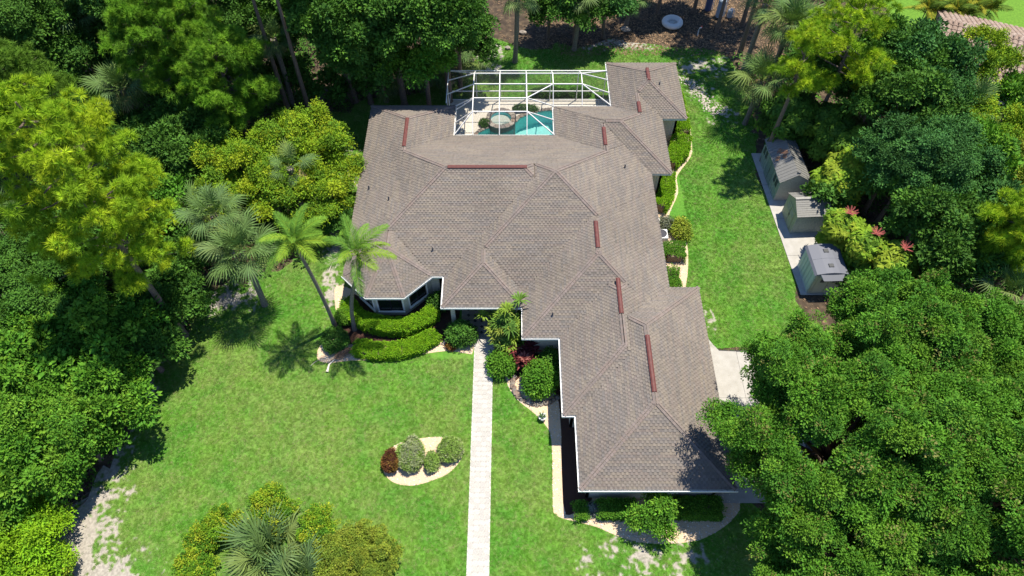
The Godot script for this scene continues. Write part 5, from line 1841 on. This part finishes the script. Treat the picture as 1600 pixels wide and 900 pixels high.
	rosette_plant("ti_plant", "dark maroon ti plant close to the wall", Vector3(1.15, 0, -21.7), [Vector3(0, 1.2, 0), Vector3(0.3, 0.8, 0.1), Vector3(-0.3, 0.9, 0.1)], "ti", [Color(0.10, 0.025, 0.03), Color(0.14, 0.03, 0.035)])
	# low planting by the spa
	for k in [[Vector3(1.0, 0, -44.0), Vector3(1.0, 0.28, 0.3), "low green planting behind the pool right of spa"], [Vector3(-2.15, 0, -42.35), Vector3(0.35, 0.25, 0.4), "low green planting beside the spa left side"], [Vector3(3.0, 0, -45.75), Vector3(1.5, 0.45, 0.35), "dark low hedge of plants outside enclosure back wall"], [Vector3(5.4, 0, -45.8), Vector3(1.0, 0.4, 0.35), "low plants outside enclosure near the annex"]]:
		round_bush("ground_plant", k[2], k[0] + Vector3(0, 0.05, 0), k[1], C.dark, "small", 60.0, "plant")
	round_bush("ground_plant", "small bright weed at left corner of the enclosure", Vector3(-5.35, 0, -44.2), Vector3(0.35, 0.3, 0.4), C.mid, "small", 50.0, "plant")

func schefflera(label: String, at: Vector3, rad: float, h: float, cols: Array, spikes: bool) -> void:
	var t := thing("umbrella_tree", label, "tree", at)
	var lumps := []
	for k in int(7 + rad * 6):
		var a := k * 2.4
		var q := sqrt(k / (7.0 + rad * 6))
		lumps.append([Vector3(cos(a) * rad * q, h - rad * 0.75 * q * q + r(-0.2, 0.2), sin(a) * rad * q), Vector3(0.62, 0.5, 0.62)])
		if k % 2 == 0:
			lumps.append([Vector3(cos(a) * rad * q * 1.05, h - rad * 0.9 - 0.8 * r(0.5, 1.4), sin(a) * rad * q * 1.05), Vector3(0.6, 0.6, 0.6)])
	var w := Shape.new()
	for k in lumps.size():
		if k % 2 == 0:
			limb(w, Vector3(r(-0.2, 0.2), -0.05, r(-0.2, 0.2)), lumps[k][0], 0.06, 0.02, -0.2)
	part(t, "trunk", w.done(), M.twig)
	foliage(t, "crown", lumps, C.umbrella, M.leaf, 9.0, 0.85, cols, -0.5)
	if spikes:
		var s := Shape.new()
		s.tube([Vector3.ZERO, Vector3(0, 0.12, 0.35), Vector3(0, 0.2, 0.75)], [0.025, 0.03, 0.012], 6, Color(0.42, 0.085, 0.08))
		for k in 14:
			var z := 0.1 + k * 0.045
			s.lathe(Vector3((0.045 if k % 2 else -0.045), 0.05 + z * 0.2, z), [[0.022, 0], [0.024, 0.03], [0, 0.04]], 5, Color(0.42, 0.13, 0.11))
		var m := s.done()
		for k in 11:
			part(t, "flower_spike", m, M.tinted, Transform3D(Basis(Vector3.UP, k * TAU / 11 + r(-0.1, 0.1)) * Basis(Vector3.RIGHT, r(-0.6, -0.15)).scaled(Vector3.ONE * 0.72), Vector3(0, h + 0.72, 0)))

func _ready() -> void:
	rng.seed = 20240611
	var cam := Camera3D.new()
	cam.name = "camera"
	cam.fov = rad_to_deg(2.0 * atan(450.0 / 1110.0))
	cam.position = Vector3(0, 38, 0)
	cam.rotation_degrees = Vector3(-54.8, 0, 0)
	cam.near = 0.5
	cam.far = 400.0
	cam.current = true
	add_child(cam)
	var sky_m := ProceduralSkyMaterial.new()
	sky_m.sky_top_color = Color(0.34, 0.47, 0.68)
	sky_m.sky_horizon_color = Color(0.70, 0.76, 0.82)
	sky_m.ground_bottom_color = Color(0.2, 0.22, 0.15)
	sky_m.ground_horizon_color = Color(0.5, 0.55, 0.55)
	sky_m.sun_angle_max = 2.0
	var sky := Sky.new()
	sky.sky_material = sky_m
	var env := Environment.new()
	env.background_mode = Environment.BG_SKY
	env.sky = sky
	env.background_energy_multiplier = 1.0
	env.tonemap_mode = Environment.TONE_MAPPER_LINEAR
	env.tonemap_exposure = 1.65
	env.sdfgi_enabled = true
	env.ssao_enabled = true
	env.ssil_enabled = true
	var we := WorldEnvironment.new()
	we.name = "world"
	we.environment = env
	add_child(we)
	var sun := DirectionalLight3D.new()
	sun.name = "sun"
	sun.light_energy = 1.5
	sun.light_color = Color(1.0, 0.965, 0.9)
	sun.light_angular_distance = 0.55
	sun.shadow_enabled = true
	add_child(sun)
	sun.look_at_from_position(Vector3(22, 100, -19), Vector3.ZERO, Vector3.FORWARD)

	materials()
	library()
	ground()
	walk()
	house = thing("house", "large house with brown shingle hip roofs and red ridge vents", "house", HO)
	walls()
	roof()
	pool()
	cage()
	shed_long()
	shed_small()
	shed_plastic()
	neighbour()
	yard_things()
	garden()
	plants()

func plants() -> void:
	leafy_tree({name = "leafy_tree", label = "leafy green tree at left edge below the yellow pine crown", x = -28.08, z = -23.62, h = 4.2, r = 2.9, cols = "mid", leaf = "fine", dens = 17.0})
	leafy_tree({name = "leafy_tree", label = "bright leafy tree left of the leaning pine trunk", x = -23.64, z = -21.16, h = 3.6, r = 2.5, cols = "bright", leaf = "wide", dens = 11.0})
	leafy_tree({name = "leafy_tree", label = "bright leafy tree on the left edge halfway down", x = -26.99, z = -19.09, h = 3.6, r = 2.8, cols = "bright"})
	leafy_tree({name = "leafy_tree", label = "leafy tree bordering the lawn left of the bare sand edge", x = -22.09, z = -17.54, h = 3.2, r = 2.2, cols = "bright"})
	leafy_tree({name = "leafy_tree", label = "bright leafy tree in the middle of left thicket", x = -24.1, z = -15.76, h = 3.4, r = 2.6, cols = "bright", leaf = "fine", dens = 17.0})
	leafy_tree({name = "leafy_tree", label = "leafy tree above the round bush in the lower left", x = -25.35, z = -13.3, h = 3.0, r = 2.3, cols = "bright"})
	leafy_tree({name = "leafy_tree", label = "leafy shrub tree right above the heap of cut branches", x = -23.02, z = -15.11, h = 2.4, r = 1.6, cols = "bright"})
	leafy_tree({name = "leafy_tree", label = "leafy tree just left of the pine trunk base", x = -21.2, z = -20.69, h = 2.6, r = 1.6, cols = "mid"})
	leafy_tree({name = "leafy_tree", label = "leafy tree between leaning pine trunk and cabbage palms", x = -20.77, z = -24.03, h = 2.6, r = 1.8, cols = "mid"})
	leafy_tree({name = "leafy_tree", label = "leafy tree under the yellow pine crown", x = -27.99, z = -27.6, h = 4.0, r = 2.6, cols = "mid"})
	leafy_tree({name = "leafy_tree", label = "leafy tree right of the yellow pine crown", x = -23.81, z = -29.49, h = 3.6, r = 2.4, cols = "bright"})
	leafy_tree({name = "leafy_tree", label = "small leafy tree left of the cabbage palm pair", x = -20.87, z = -27.69, h = 2.6, r = 1.5, cols = "mid"})
	leafy_tree({name = "round_shrub", label = "round yellow green bush in the lower left corner", x = -24.22, z = -9.99, h = 1.7, r = 1.75, cols = "lime", leaf = "fine", flat = 0.8, lump = 0.75, dens = 20.0, cat = "shrub"})
	leafy_tree({name = "croton_shrub", label = "yellow and orange croton shrub at bottom left edge", x = -22.43, z = -8.92, h = 0.7, r = 0.65, cols = "gold", leaf = "small", dens = 70.0, lump = 0.3, cat = "shrub"})
	leafy_tree({name = "croton_shrub", label = "yellow shrub in the very bottom left corner", x = -24.87, z = -8.59, h = 0.8, r = 0.8, cols = "gold", leaf = "small", dens = 60.0, lump = 0.35, cat = "shrub"})
	fan_palm({name = "saw_palmetto", label = "saw palmetto clump with grey green fans at bottom edge", x = -12.39, z = -9.99, h = 0.3, k = 1.15, n = 34, low = -5.0, cat = "palm"})
	fan_palm({name = "saw_palmetto", label = "second palmetto behind yellow shrub at bottom edge", x = -10.67, z = -8.64, h = 0.3, k = 1.0, n = 22, low = 0.0, cat = "palm"})
	leafy_tree({name = "gold_shrub", label = "yellow tipped shrub left of palmetto clump", x = -15.12, z = -11.19, h = 0.85, r = 0.65, cols = "gold", leaf = "small", dens = 60.0, lump = 0.3, n = 13, cat = "shrub"})
	leafy_tree({name = "gold_shrub", label = "small low green shrub left of the palmetto fans", x = -15.9, z = -10.52, h = 0.7, r = 0.6, cols = "gold", leaf = "small", dens = 60.0, lump = 0.26, n = 11, cat = "shrub"})
	leafy_tree({name = "gold_shrub", label = "broad yellow tipped shrub above the palmetto clump", x = -12.59, z = -11.96, h = 0.95, r = 0.9, cols = "gold", leaf = "small", dens = 60.0, lump = 0.34, n = 20, cat = "shrub"})
	leafy_tree({name = "gold_shrub", label = "dark and yellow shrub right above palmetto clump", x = -10.04, z = -11.1, h = 0.95, r = 0.75, cols = "gold", leaf = "small", dens = 60.0, lump = 0.32, n = 16, cat = "shrub"})
	leafy_tree({name = "gold_shrub", label = "green shrub at bottom edge left of palmetto", x = -15.96, z = -8.98, h = 0.8, r = 0.75, cols = "gold", leaf = "small", dens = 60.0, lump = 0.3, n = 13, cat = "shrub"})
	leafy_tree({name = "olive_bush", label = "large olive yellow bush at the bottom edge right of palmetto", x = -8.12, z = -9.46, h = 1.1, r = 1.25, cols = "olive", leaf = "small", dens = 62.0, lump = 0.42, n = 30, cat = "bush"})
	leafy_tree({name = "olive_bush", label = "olive bush at the right end of bottom clump", x = -6.76, z = -9.56, h = 1.2, r = 1.0, cols = "olive", leaf = "small", dens = 62.0, lump = 0.36, n = 18, cat = "bush"})
	leafy_tree({name = "golden_tree", label = "yellow green tree at left of the golden tree group", x = -18.42, z = -34.19, h = 3.4, r = 2.3, cols = "yellow", leaf = "fine", dens = 17.0})
	leafy_tree({name = "golden_tree", label = "yellow green tree farthest back in golden tree group", x = -15.23, z = -36.68, h = 3.2, r = 2.3, cols = "yellow", leaf = "fine", dens = 17.0})
	leafy_tree({name = "golden_tree", label = "yellow green tree nearest the house left wall", x = -12.88, z = -35.63, h = 3.0, r = 2.0, cols = "yellow", leaf = "fine", dens = 17.0})
	leafy_tree({name = "golden_tree", label = "yellow green tree in front of the small palm", x = -15.98, z = -32.23, h = 3.0, r = 1.9, cols = "yellow", leaf = "fine", dens = 17.0})
	leafy_tree({name = "golden_tree", label = "yellow green tree behind the feather palm heads", x = -12.65, z = -32.42, h = 2.8, r = 1.8, cols = "yellow", leaf = "fine", dens = 17.0})
	leafy_tree({name = "golden_tree", label = "yellow green tree just behind cabbage palm pair", x = -19.36, z = -31.84, h = 2.8, r = 1.6, cols = "yellow", leaf = "fine", dens = 17.0})
	leafy_tree({name = "leafy_tree", label = "dark green shrub against the house left wall", x = -11.44, z = -31.2, h = 1.6, r = 1.0, cols = "mid", cat = "shrub"})
	fan_palm({name = "cabbage_palm", label = "small blue green palm poking out of golden trees", x = -14.68, z = -33.18, h = 4.6, k = 0.8, n = 13})
	fan_palm({name = "cabbage_palm", label = "rear cabbage palm of the pair beside the lawn", x = -18.15, z = -28.28, h = 5.6, k = 0.95, n = 30})
	fan_palm({name = "cabbage_palm", label = "front cabbage palm of the pair beside the lawn", x = -15.91, z = -25.49, h = 5.6, k = 1.05, n = 34})
	fan_palm({name = "cabbage_palm", label = "low cabbage palm left behind the palm pair", x = -20.76, z = -30.75, h = 3.4, k = 0.8, n = 18})
	fan_palm({name = "cabbage_palm", label = "cabbage palm with brown dead fans at left edge", x = -31.03, z = -28.29, h = 5.0, k = 0.95, n = 26})
	pine_tree({name = "pine_tree", label = "tall pine with big yellow green crown and dark leaning looking trunk", x = -20.43, z = -23.14, h = 18.5, base = 7.6, r = 3.6, cols = "pine_yellow", n = 42, pads = 4, pad = 1.1, dens = 12.0, trunk = 0.22})
	pine_tree({name = "pine_tree", label = "green pine whose crown fills the upper left", x = -23.1, z = -41.08, h = 12.5, base = 5.5, r = 3.4, cols = "pine_green", n = 44, pads = 5, pad = 1.1})
	pine_tree({name = "pine_tree", label = "green pine with drooping pads left of bare trunks", x = -19.56, z = -39.36, h = 10.0, base = 3.6, r = 3.0, cols = "pine_green", n = 42, pads = 5})
	pine_tree({name = "pine_tree", label = "dark green pine at the left edge near the top", x = -29.3, z = -33.97, h = 13.0, base = 6.5, r = 2.6, cols = "pine_dark", n = 30, pads = 4})
	pine_tree({name = "pine_tree", label = "left one of three bare pine trunks at the top", x = -17.47, z = -43.37, h = 18, base = 12.0, r = 2.4, cols = "pine_green", n = 13, pads = 4})
	pine_tree({name = "pine_tree", label = "middle one of three bare pine trunks at the top", x = -15.58, z = -42.63, h = 18, base = 12.4, r = 2.2, cols = "pine_green", n = 13, pads = 4})
	pine_tree({name = "pine_tree", label = "right one of three bare pine trunks at the top", x = -12.92, z = -45.27, h = 17, base = 11.5, r = 2.2, cols = "pine_green", n = 13, pads = 4})
	pine_tree({name = "pine_tree", label = "leaning pine trunk at the right edge of back lawn", x = 19.33, z = -51.0, h = 17, base = 10.5, r = 2.6, cols = "pine_green", n = 11, pads = 4, trunk = 0.2})
	pine_tree({name = "pine_tree", label = "pine trunk standing in front of the water tanks", x = 17.95, z = -54.3, h = 16, base = 11.0, r = 2.2, cols = "pine_green", n = 11, pads = 4, trunk = 0.16})
	pine_tree({name = "pine_tree", label = "pine trunk right of the water tanks", x = 20.34, z = -55.2, h = 16, base = 11.0, r = 2.2, cols = "pine_green", n = 11, pads = 4, trunk = 0.18})
	pine_tree({name = "pine_tree", label = "rear pine trunk in the shade right of the tanks", x = 22.4, z = -57.0, h = 17, base = 11.0, r = 2.2, cols = "pine_green", n = 11, pads = 4, trunk = 0.18})
	pine_tree({name = "pine_tree", label = "yellow green pine with bare grey boughs at upper right", x = 22.3, z = -40.06, h = 12.0, base = 6.0, r = 3.0, cols = "pine_yellow", n = 22, pads = 4})
	pine_tree({name = "pine_tree", label = "sparse pine with few yellow green pads above the sheds", x = 18.74, z = -38.39, h = 11.5, base = 6.5, r = 1.9, cols = "pine_yellow", n = 12, pads = 3})
	pine_tree({name = "pine_tree", label = "yellow green pine at right edge halfway down", x = 28.61, z = -26.33, h = 9.0, base = 4.5, r = 1.7, cols = "pine_yellow", n = 20, pads = 4})
	leafy_tree({name = "leafy_tree", label = "dark tree in the top left corner", x = -34.63, z = -46.57, h = 6.5, r = 3.2, cols = "dark"})
	leafy_tree({name = "leafy_tree", label = "dark tree left of the upper cabbage palm", x = -32.13, z = -44.73, h = 4.5, r = 2.6, cols = "dark"})
	leafy_tree({name = "leafy_tree", label = "dark shaded tree behind the golden trees", x = -23.12, z = -36.56, h = 3.5, r = 2.6, cols = "dark"})
	leafy_tree({name = "leafy_tree", label = "dark shaded shrub right above the yellow pine crown", x = -26.39, z = -37.09, h = 3.0, r = 2.0, cols = "dark", cat = "shrub"})
	leafy_tree({name = "leafy_tree", label = "dark tree at left edge behind the yellow pine", x = -33.73, z = -36.75, h = 4.5, r = 2.4, cols = "dark"})
	leafy_tree({name = "leafy_tree", label = "dark undergrowth tree below the drooping pine", x = -21.15, z = -38.73, h = 3.0, r = 1.8, cols = "dark"})
	leafy_tree({name = "leafy_tree", label = "dark tree between the bare pine trunks at top", x = -18.21, z = -47.37, h = 6.5, r = 2.4, cols = "dark"})
	leafy_tree({name = "leafy_tree", label = "low broad leafy shrub at the foot of bare trunks", x = -14.29, z = -44.64, h = 1.6, r = 1.2, cols = "mid", leaf = "wide", cat = "shrub"})
	leafy_tree({name = "leafy_tree", label = "dark leafy tree above the right bare trunk", x = -11.3, z = -44.96, h = 6.0, r = 2.6, cols = "dark"})
	leafy_tree({name = "leafy_tree", label = "leafy tree at top edge left of centre", x = -12.56, z = -45.11, h = 8.0, r = 2.8, cols = "mid"})
	leafy_tree({name = "leafy_tree", label = "large leafy tree at the top edge", x = -8.59, z = -44.74, h = 8.5, r = 3.2, cols = "mid"})
	leafy_tree({name = "leafy_tree", label = "large leafy tree at top edge nearest the pool lawn", x = -5.01, z = -45.12, h = 8.5, r = 3.0, cols = "mid"})
	leafy_tree({name = "leafy_tree", label = "bright leafy tree hanging over the shaded palmettos", x = -6.56, z = -44.2, h = 6.0, r = 2.2, cols = "bright"})
	leafy_tree({name = "leafy_tree", label = "leafy tree above the pool enclosure left corner", x = -4.16, z = -46.37, h = 5.0, r = 2.0, cols = "mid"})
	leafy_tree({name = "leafy_tree", label = "dark tree behind the shaded palmettos", x = -10.08, z = -45.2, h = 5.0, r = 2.4, cols = "dark"})
	fan_palm({name = "cabbage_palm", label = "cabbage palm with blue green fans in upper left wood", x = -27.48, z = -40.11, h = 5.4, k = 1.05, n = 34})
	fan_palm({name = "cabbage_palm", label = "shaded cabbage palm at the top left", x = -32.22, z = -45.83, h = 7.0, k = 0.95, n = 24})
	fan_palm({name = "cabbage_palm", label = "pale cabbage palm between bare pine trunks", x = -17.31, z = -44.12, h = 6.6, k = 0.8, n = 20})
	fan_palm({name = "cabbage_palm", label = "shaded cabbage palm below the big green pine", x = -25.75, z = -43.83, h = 6.0, k = 0.9, n = 22})
	fan_palm({name = "saw_palmetto", label = "leftmost of five dark palmettos along the shaded back lawn edge", x = -9.97, z = -46.04, h = 1.4, k = 0.95, n = 20, low = -40.0})
	fan_palm({name = "saw_palmetto", label = "second of five dark palmettos along the shaded back lawn edge", x = -8.23, z = -46.6, h = 1.4, k = 0.95, n = 20, low = -40.0})
	fan_palm({name = "saw_palmetto", label = "middle of five dark palmettos along the shaded back lawn edge", x = -6.73, z = -47.08, h = 1.4, k = 0.95, n = 20, low = -40.0})
	fan_palm({name = "saw_palmetto", label = "fourth of five dark palmettos along the shaded back lawn edge", x = -4.95, z = -47.4, h = 1.4, k = 0.95, n = 20, low = -40.0})
	fan_palm({name = "saw_palmetto", label = "rightmost of five dark palmettos along the shaded back lawn edge", x = -3.45, z = -48.7, h = 1.4, k = 0.95, n = 20, low = -40.0})
	leafy_tree({name = "leafy_tree", label = "dark tree at top edge behind the big green pine", x = -27.52, z = -47.08, h = 9.0, r = 3.2, cols = "dark"})
	leafy_tree({name = "leafy_tree", label = "shaded tree at top edge left of bare trunks", x = -21.73, z = -47.82, h = 7.0, r = 2.6, cols = "dark", leaf = "fine", dens = 17.0})
	leafy_tree({name = "leafy_tree", label = "dark tree in the extreme top left corner", x = -35.93, z = -45.5, h = 8.0, r = 3.0, cols = "dark", leaf = "fine", dens = 17.0})
	leafy_tree({name = "leafy_tree", label = "low shaded tree below the drooping pine", x = -23.34, z = -40.65, h = 3.4, r = 2.0, cols = "dark", leaf = "wide", dens = 11.0})
	leafy_tree({name = "leafy_tree", label = "low shaded tree behind the yellow pine crown top", x = -29.92, z = -39.17, h = 3.2, r = 1.8, cols = "dark"})
	leafy_tree({name = "leafy_tree", label = "shaded tree behind the left bare trunk", x = -19.77, z = -46.28, h = 4.5, r = 2.2, cols = "dark", leaf = "fine", dens = 17.0})
	leafy_tree({name = "leafy_tree", label = "low shaded shrub between the bare trunks", x = -17.43, z = -45.17, h = 2.4, r = 1.6, cols = "dark", cat = "shrub"})
	leafy_tree({name = "leafy_tree", label = "low shaded shrub left of the five palmettos", x = -11.43, z = -45.79, h = 1.6, r = 1.2, cols = "dark", cat = "shrub", leaf = "wide", dens = 11.0})
	leafy_tree({name = "leafy_tree", label = "dark shrub behind the middle shed", x = 21.69, z = -32.97, h = 2.2, r = 1.1, cols = "dark", cat = "shrub", leaf = "wide", dens = 11.0})
	leafy_tree({name = "leafy_tree", label = "low leafy shrub just right of the nearest shed", x = 22.25, z = -26.17, h = 1.6, r = 0.9, cols = "dark", cat = "shrub"})
	fan_palm({name = "cabbage_palm", label = "cabbage palm trunk with stone ring on the back lawn", x = 0.25, z = -50.15, h = 6.2, k = 0.95, n = 26})
	leafy_tree({name = "oak_tree", label = "spreading oak on back lawn casting a broad shadow", x = 5.38, z = -52.85, h = 3.9, r = 2.4, cols = "mid", flat = 0.6})
	leafy_tree({name = "leafy_tree", label = "leafy tree left behind the spreading oak", x = 3.15, z = -53.41, h = 3.2, r = 1.7, cols = "mid"})
	fan_palm({name = "cabbage_palm", label = "cabbage palm with dry fans above the spreading oak", x = 5.32, z = -51.78, h = 5.0, k = 0.9, n = 22})
	fan_palm({name = "cabbage_palm", label = "cabbage palm at top edge right of the oak", x = 10.08, z = -55.26, h = 2.6, k = 0.9, n = 20})
	leafy_tree({name = "leafy_tree", label = "blue green tree behind the spreading oak", x = 7.92, z = -53.49, h = 3.5, r = 1.8, cols = "bluish"})
	leafy_tree({name = "leafy_tree", label = "leafy tree at top edge above the white raft", x = 13.07, z = -57.11, h = 4.0, r = 2.0, cols = "mid"})
	leafy_tree({name = "leafy_tree", label = "dark tree at top edge above the tanks", x = 16.35, z = -57.11, h = 4.0, r = 2.0, cols = "dark"})
	fan_palm({name = "cabbage_palm", label = "big round cabbage palm at the top right of back lawn", x = 19.96, z = -45.21, h = 7.0, k = 1.05, n = 38})
	fan_palm({name = "cabbage_palm", label = "dark shaded cabbage palm overhanging the side lawn", x = 18.18, z = -42.52, h = 4.2, k = 1.1, n = 32})
	fan_palm({name = "cabbage_palm", label = "cabbage palm at top edge right of the pine trunks", x = 19.08, z = -48.59, h = 6.5, k = 0.95, n = 26})
	schefflera("dark umbrella tree right of the shaded cabbage palm", Vector3(20.16, 0, -39.82), 1.7, 4.4, C.schef, false)
	schefflera("dark umbrella tree behind the long shed", Vector3(22.85, 0, -38.48), 1.7, 4.4, C.schef, false)
	schefflera("dark umbrella tree behind the yellow tipped one", Vector3(23.83, 0, -36.44), 1.5, 4.2, C.schef, false)
	schefflera("yellow tipped umbrella tree right of the long shed", Vector3(22.41, 0, -33.78), 1.2, 3.4, C.schef_light, false)
	schefflera("pale umbrella tree above the yellow tipped one", Vector3(23.45, 0, -34.8), 1.3, 4.0, C.schef_light, false)
	schefflera("leftmost of three umbrella trees with red flower spikes", Vector3(21.28, 0, -29.61), 0.75, 3.4, C.schef_light, true)
	schefflera("middle of three umbrella trees with red flower spikes", Vector3(22.36, 0, -27.85), 0.7, 3.5, C.schef_light, true)
	schefflera("rightmost of three umbrella trees with red flower spikes", Vector3(23.7, 0, -26.66), 0.8, 3.6, C.schef_light, true)
	leafy_tree({name = "leafy_tree", label = "leafy tree under the sparse pine at upper right", x = 22.35, z = -41.94, h = 5.5, r = 2.2, cols = "mid"})
	leafy_tree({name = "leafy_tree", label = "leafy green tree left of the neighbour roof", x = 26.62, z = -41.65, h = 6.0, r = 2.6, cols = "mid"})
	leafy_tree({name = "leafy_tree", label = "blue green tree in front of the neighbour roof", x = 28.66, z = -41.7, h = 6.5, r = 2.4, cols = "bluish"})
	leafy_tree({name = "leafy_tree", label = "dark tree below the blue green tree", x = 26.14, z = -37.28, h = 6.0, r = 2.4, cols = "dark"})
	leafy_tree({name = "leafy_tree", label = "feathery blue green tree left of the bright palm", x = 28.94, z = -38.58, h = 6.0, r = 2.0, cols = "bluish", leaf = "fine", dens = 17.0})
	leafy_tree({name = "golden_tree", label = "yellow tree partly hiding the neighbour roof", x = 33.5, z = -43.03, h = 5.5, r = 1.9, cols = "yellow", leaf = "fine", dens = 17.0})
	leafy_tree({name = "leafy_tree", label = "small golden green tree left of the bright palm", x = 27.53, z = -36.9, h = 5.5, r = 1.5, cols = "gold", leaf = "fine", dens = 17.0})
	fan_palm({name = "cabbage_palm", label = "bright palm among the trees at right", x = 30.82, z = -37.83, h = 5.8, k = 1.05, n = 22})
	leafy_tree({name = "leafy_tree", label = "bright tree below the neighbour roof edge", x = 35.56, z = -39.78, h = 5.0, r = 1.5, cols = "bright"})
	leafy_tree({name = "golden_tree", label = "yellow flowering tree at right below the palm", x = 32.21, z = -35.65, h = 5.5, r = 1.9, cols = "yellow", leaf = "fine", dens = 17.0})
	leafy_tree({name = "leafy_tree", label = "large rounded green tree at right middle", x = 26.63, z = -32.47, h = 6.0, r = 2.8, cols = "bluish", leaf = "fine", dens = 17.0})
	leafy_tree({name = "leafy_tree", label = "green tree left of the large rounded tree", x = 24.82, z = -33.28, h = 5.2, r = 2.0, cols = "bluish", leaf = "fine", dens = 17.0})
	leafy_tree({name = "leafy_tree", label = "bright green tree right of the large rounded tree", x = 29.5, z = -32.79, h = 5.4, r = 2.0, cols = "bright"})
	leafy_tree({name = "leafy_tree", label = "olive tree at the right edge above the pine", x = 32.21, z = -32.33, h = 5.0, r = 1.9, cols = "olive", leaf = "fine", dens = 15.0})
	leafy_tree({name = "leafy_tree", label = "dark tree behind the red spiked umbrella trees", x = 25.11, z = -31.96, h = 3.6, r = 1.5, cols = "dark"})
	leafy_tree({name = "leafy_tree", label = "green tree right of the red spiked umbrella trees", x = 25.85, z = -29.32, h = 5.0, r = 2.0, cols = "mid"})
	leafy_tree({name = "leafy_tree", label = "dark tree above the great spreading tree", x = 26.96, z = -27.2, h = 4.8, r = 2.2, cols = "dark"})
	leafy_tree({name = "leafy_tree", label = "dark shaded tree touching the great spreading tree", x = 26.69, z = -26.08, h = 3.4, r = 1.6, cols = "dark"})
	leafy_tree({name = "leafy_tree", label = "green tree left of the right edge pine", x = 29.11, z = -29.06, h = 5.0, r = 1.9, cols = "bluish"})
	fan_palm({name = "cabbage_palm", label = "green palm at right edge behind the great tree", x = 28.73, z = -23.76, h = 4.0, k = 0.95, n = 20})
	leafy_tree({name = "leafy_tree", label = "dark tree at right edge above the green palm", x = 30.35, z = -25.87, h = 4.0, r = 1.8, cols = "dark"})
	feather_palm({name = "areca_palm", label = "leftmost of three yellowish clumping palms by the far lawn", x = 35.38, z = -53.84, frond = "areca", k = 1.0, stems = [[Vector3(0.0, 0, 0.0), Vector3(0, 2.0, 0), 0.05, 9, 75.0, 5.0, 0], [Vector3(0.21, 0, 0.09), Vector3(0.7, 2.4, 0.3), 0.05, 9, 75.0, 5.0, 1], [Vector3(-0.18, 0, 0.12), Vector3(-0.6, 2.8, 0.4), 0.05, 9, 75.0, 5.0, 2], [Vector3(0.09, 0, -0.18), Vector3(0.3, 2.0, -0.6), 0.05, 9, 75.0, 5.0, 3]]})
	feather_palm({name = "areca_palm", label = "middle of three yellowish clumping palms by the far lawn", x = 37.71, z = -53.56, frond = "areca", k = 1.0, stems = [[Vector3(0.0, 0, 0.0), Vector3(0, 2.0, 0), 0.05, 9, 75.0, 5.0, 0], [Vector3(0.21, 0, 0.09), Vector3(0.7, 2.4, 0.3), 0.05, 9, 75.0, 5.0, 1], [Vector3(-0.18, 0, 0.12), Vector3(-0.6, 2.8, 0.4), 0.05, 9, 75.0, 5.0, 2], [Vector3(0.09, 0, -0.18), Vector3(0.3, 2.0, -0.6), 0.05, 9, 75.0, 5.0, 3]]})
	feather_palm({name = "areca_palm", label = "rightmost of three yellowish clumping palms by the far lawn", x = 39.88, z = -54.3, frond = "areca", k = 1.0, stems = [[Vector3(0.0, 0, 0.0), Vector3(0, 2.0, 0), 0.05, 9, 75.0, 5.0, 0], [Vector3(0.21, 0, 0.09), Vector3(0.7, 2.4, 0.3), 0.05, 9, 75.0, 5.0, 1], [Vector3(-0.18, 0, 0.12), Vector3(-0.6, 2.8, 0.4), 0.05, 9, 75.0, 5.0, 2], [Vector3(0.09, 0, -0.18), Vector3(0.3, 2.0, -0.6), 0.05, 9, 75.0, 5.0, 3]]})
	feather_palm({name = "feather_palm", label = "left feather palm with curved grey trunk leaning over lawn", x = -11.14, z = -23.84, stems = [[Vector3.ZERO, Vector3(-0.43, 7.61, 0), 0.13, 12, 62.0, -14.0, 0.4]]})
	feather_palm({name = "feather_palm", label = "right feather palm with straight grey trunk by the roof", x = -9.90, z = -23.61, stems = [[Vector3.ZERO, Vector3(1.56, 6.81, 0), 0.13, 12, 62.0, -14.0, 1.1]]})
	leafy_tree({name = "young_tree", label = "young bright tree between the two garage front hedges", x = 7.3, z = -11.75, h = 1.25, r = 0.85, cols = "bright", leaf = "fine", dens = 22.0, lump = 0.4, flat = 1.1})
	leafy_tree({name = "great_tree", label = "great spreading green tree shading the driveway and garage corner", x = 16.4, z = -13.6, h = 6.3, r = 5.8, cols = "oak", lump = 0.78, flat = 0.58, leaf = "tiny", dens = 20.0, n = 92, trunk = 0.34, size = 1.0})
	leafy_tree({name = "great_tree", label = "great green tree filling the lower right corner", x = 21.6, z = -10.8, h = 6.2, r = 5.4, cols = "oak", lump = 0.78, flat = 0.6, leaf = "tiny", dens = 20.0, n = 92, trunk = 0.34, size = 1.0})
	leafy_tree({name = "great_tree", label = "great green tree behind the driveway tree near the nearest shed", x = 20.8, z = -18.2, h = 5.6, r = 4.3, cols = "oak", lump = 0.78, flat = 0.6, leaf = "tiny", dens = 20.0, n = 66, trunk = 0.3, size = 1.0})
	leafy_tree({name = "great_tree", label = "green tree at bottom edge below the great spreading tree", x = 15.0, z = -8.6, h = 5.0, r = 3.4, cols = "oak", lump = 0.75, flat = 0.6, leaf = "tiny", dens = 20.0, n = 40, trunk = 0.28, size = 1.0})
	leafy_tree({name = "great_tree", label = "great green tree at the right edge below the green palm", x = 25.6, z = -17.4, h = 5.4, r = 3.8, cols = "oak", lump = 0.78, flat = 0.6, leaf = "tiny", dens = 20.0, n = 48, trunk = 0.28, size = 1.0})
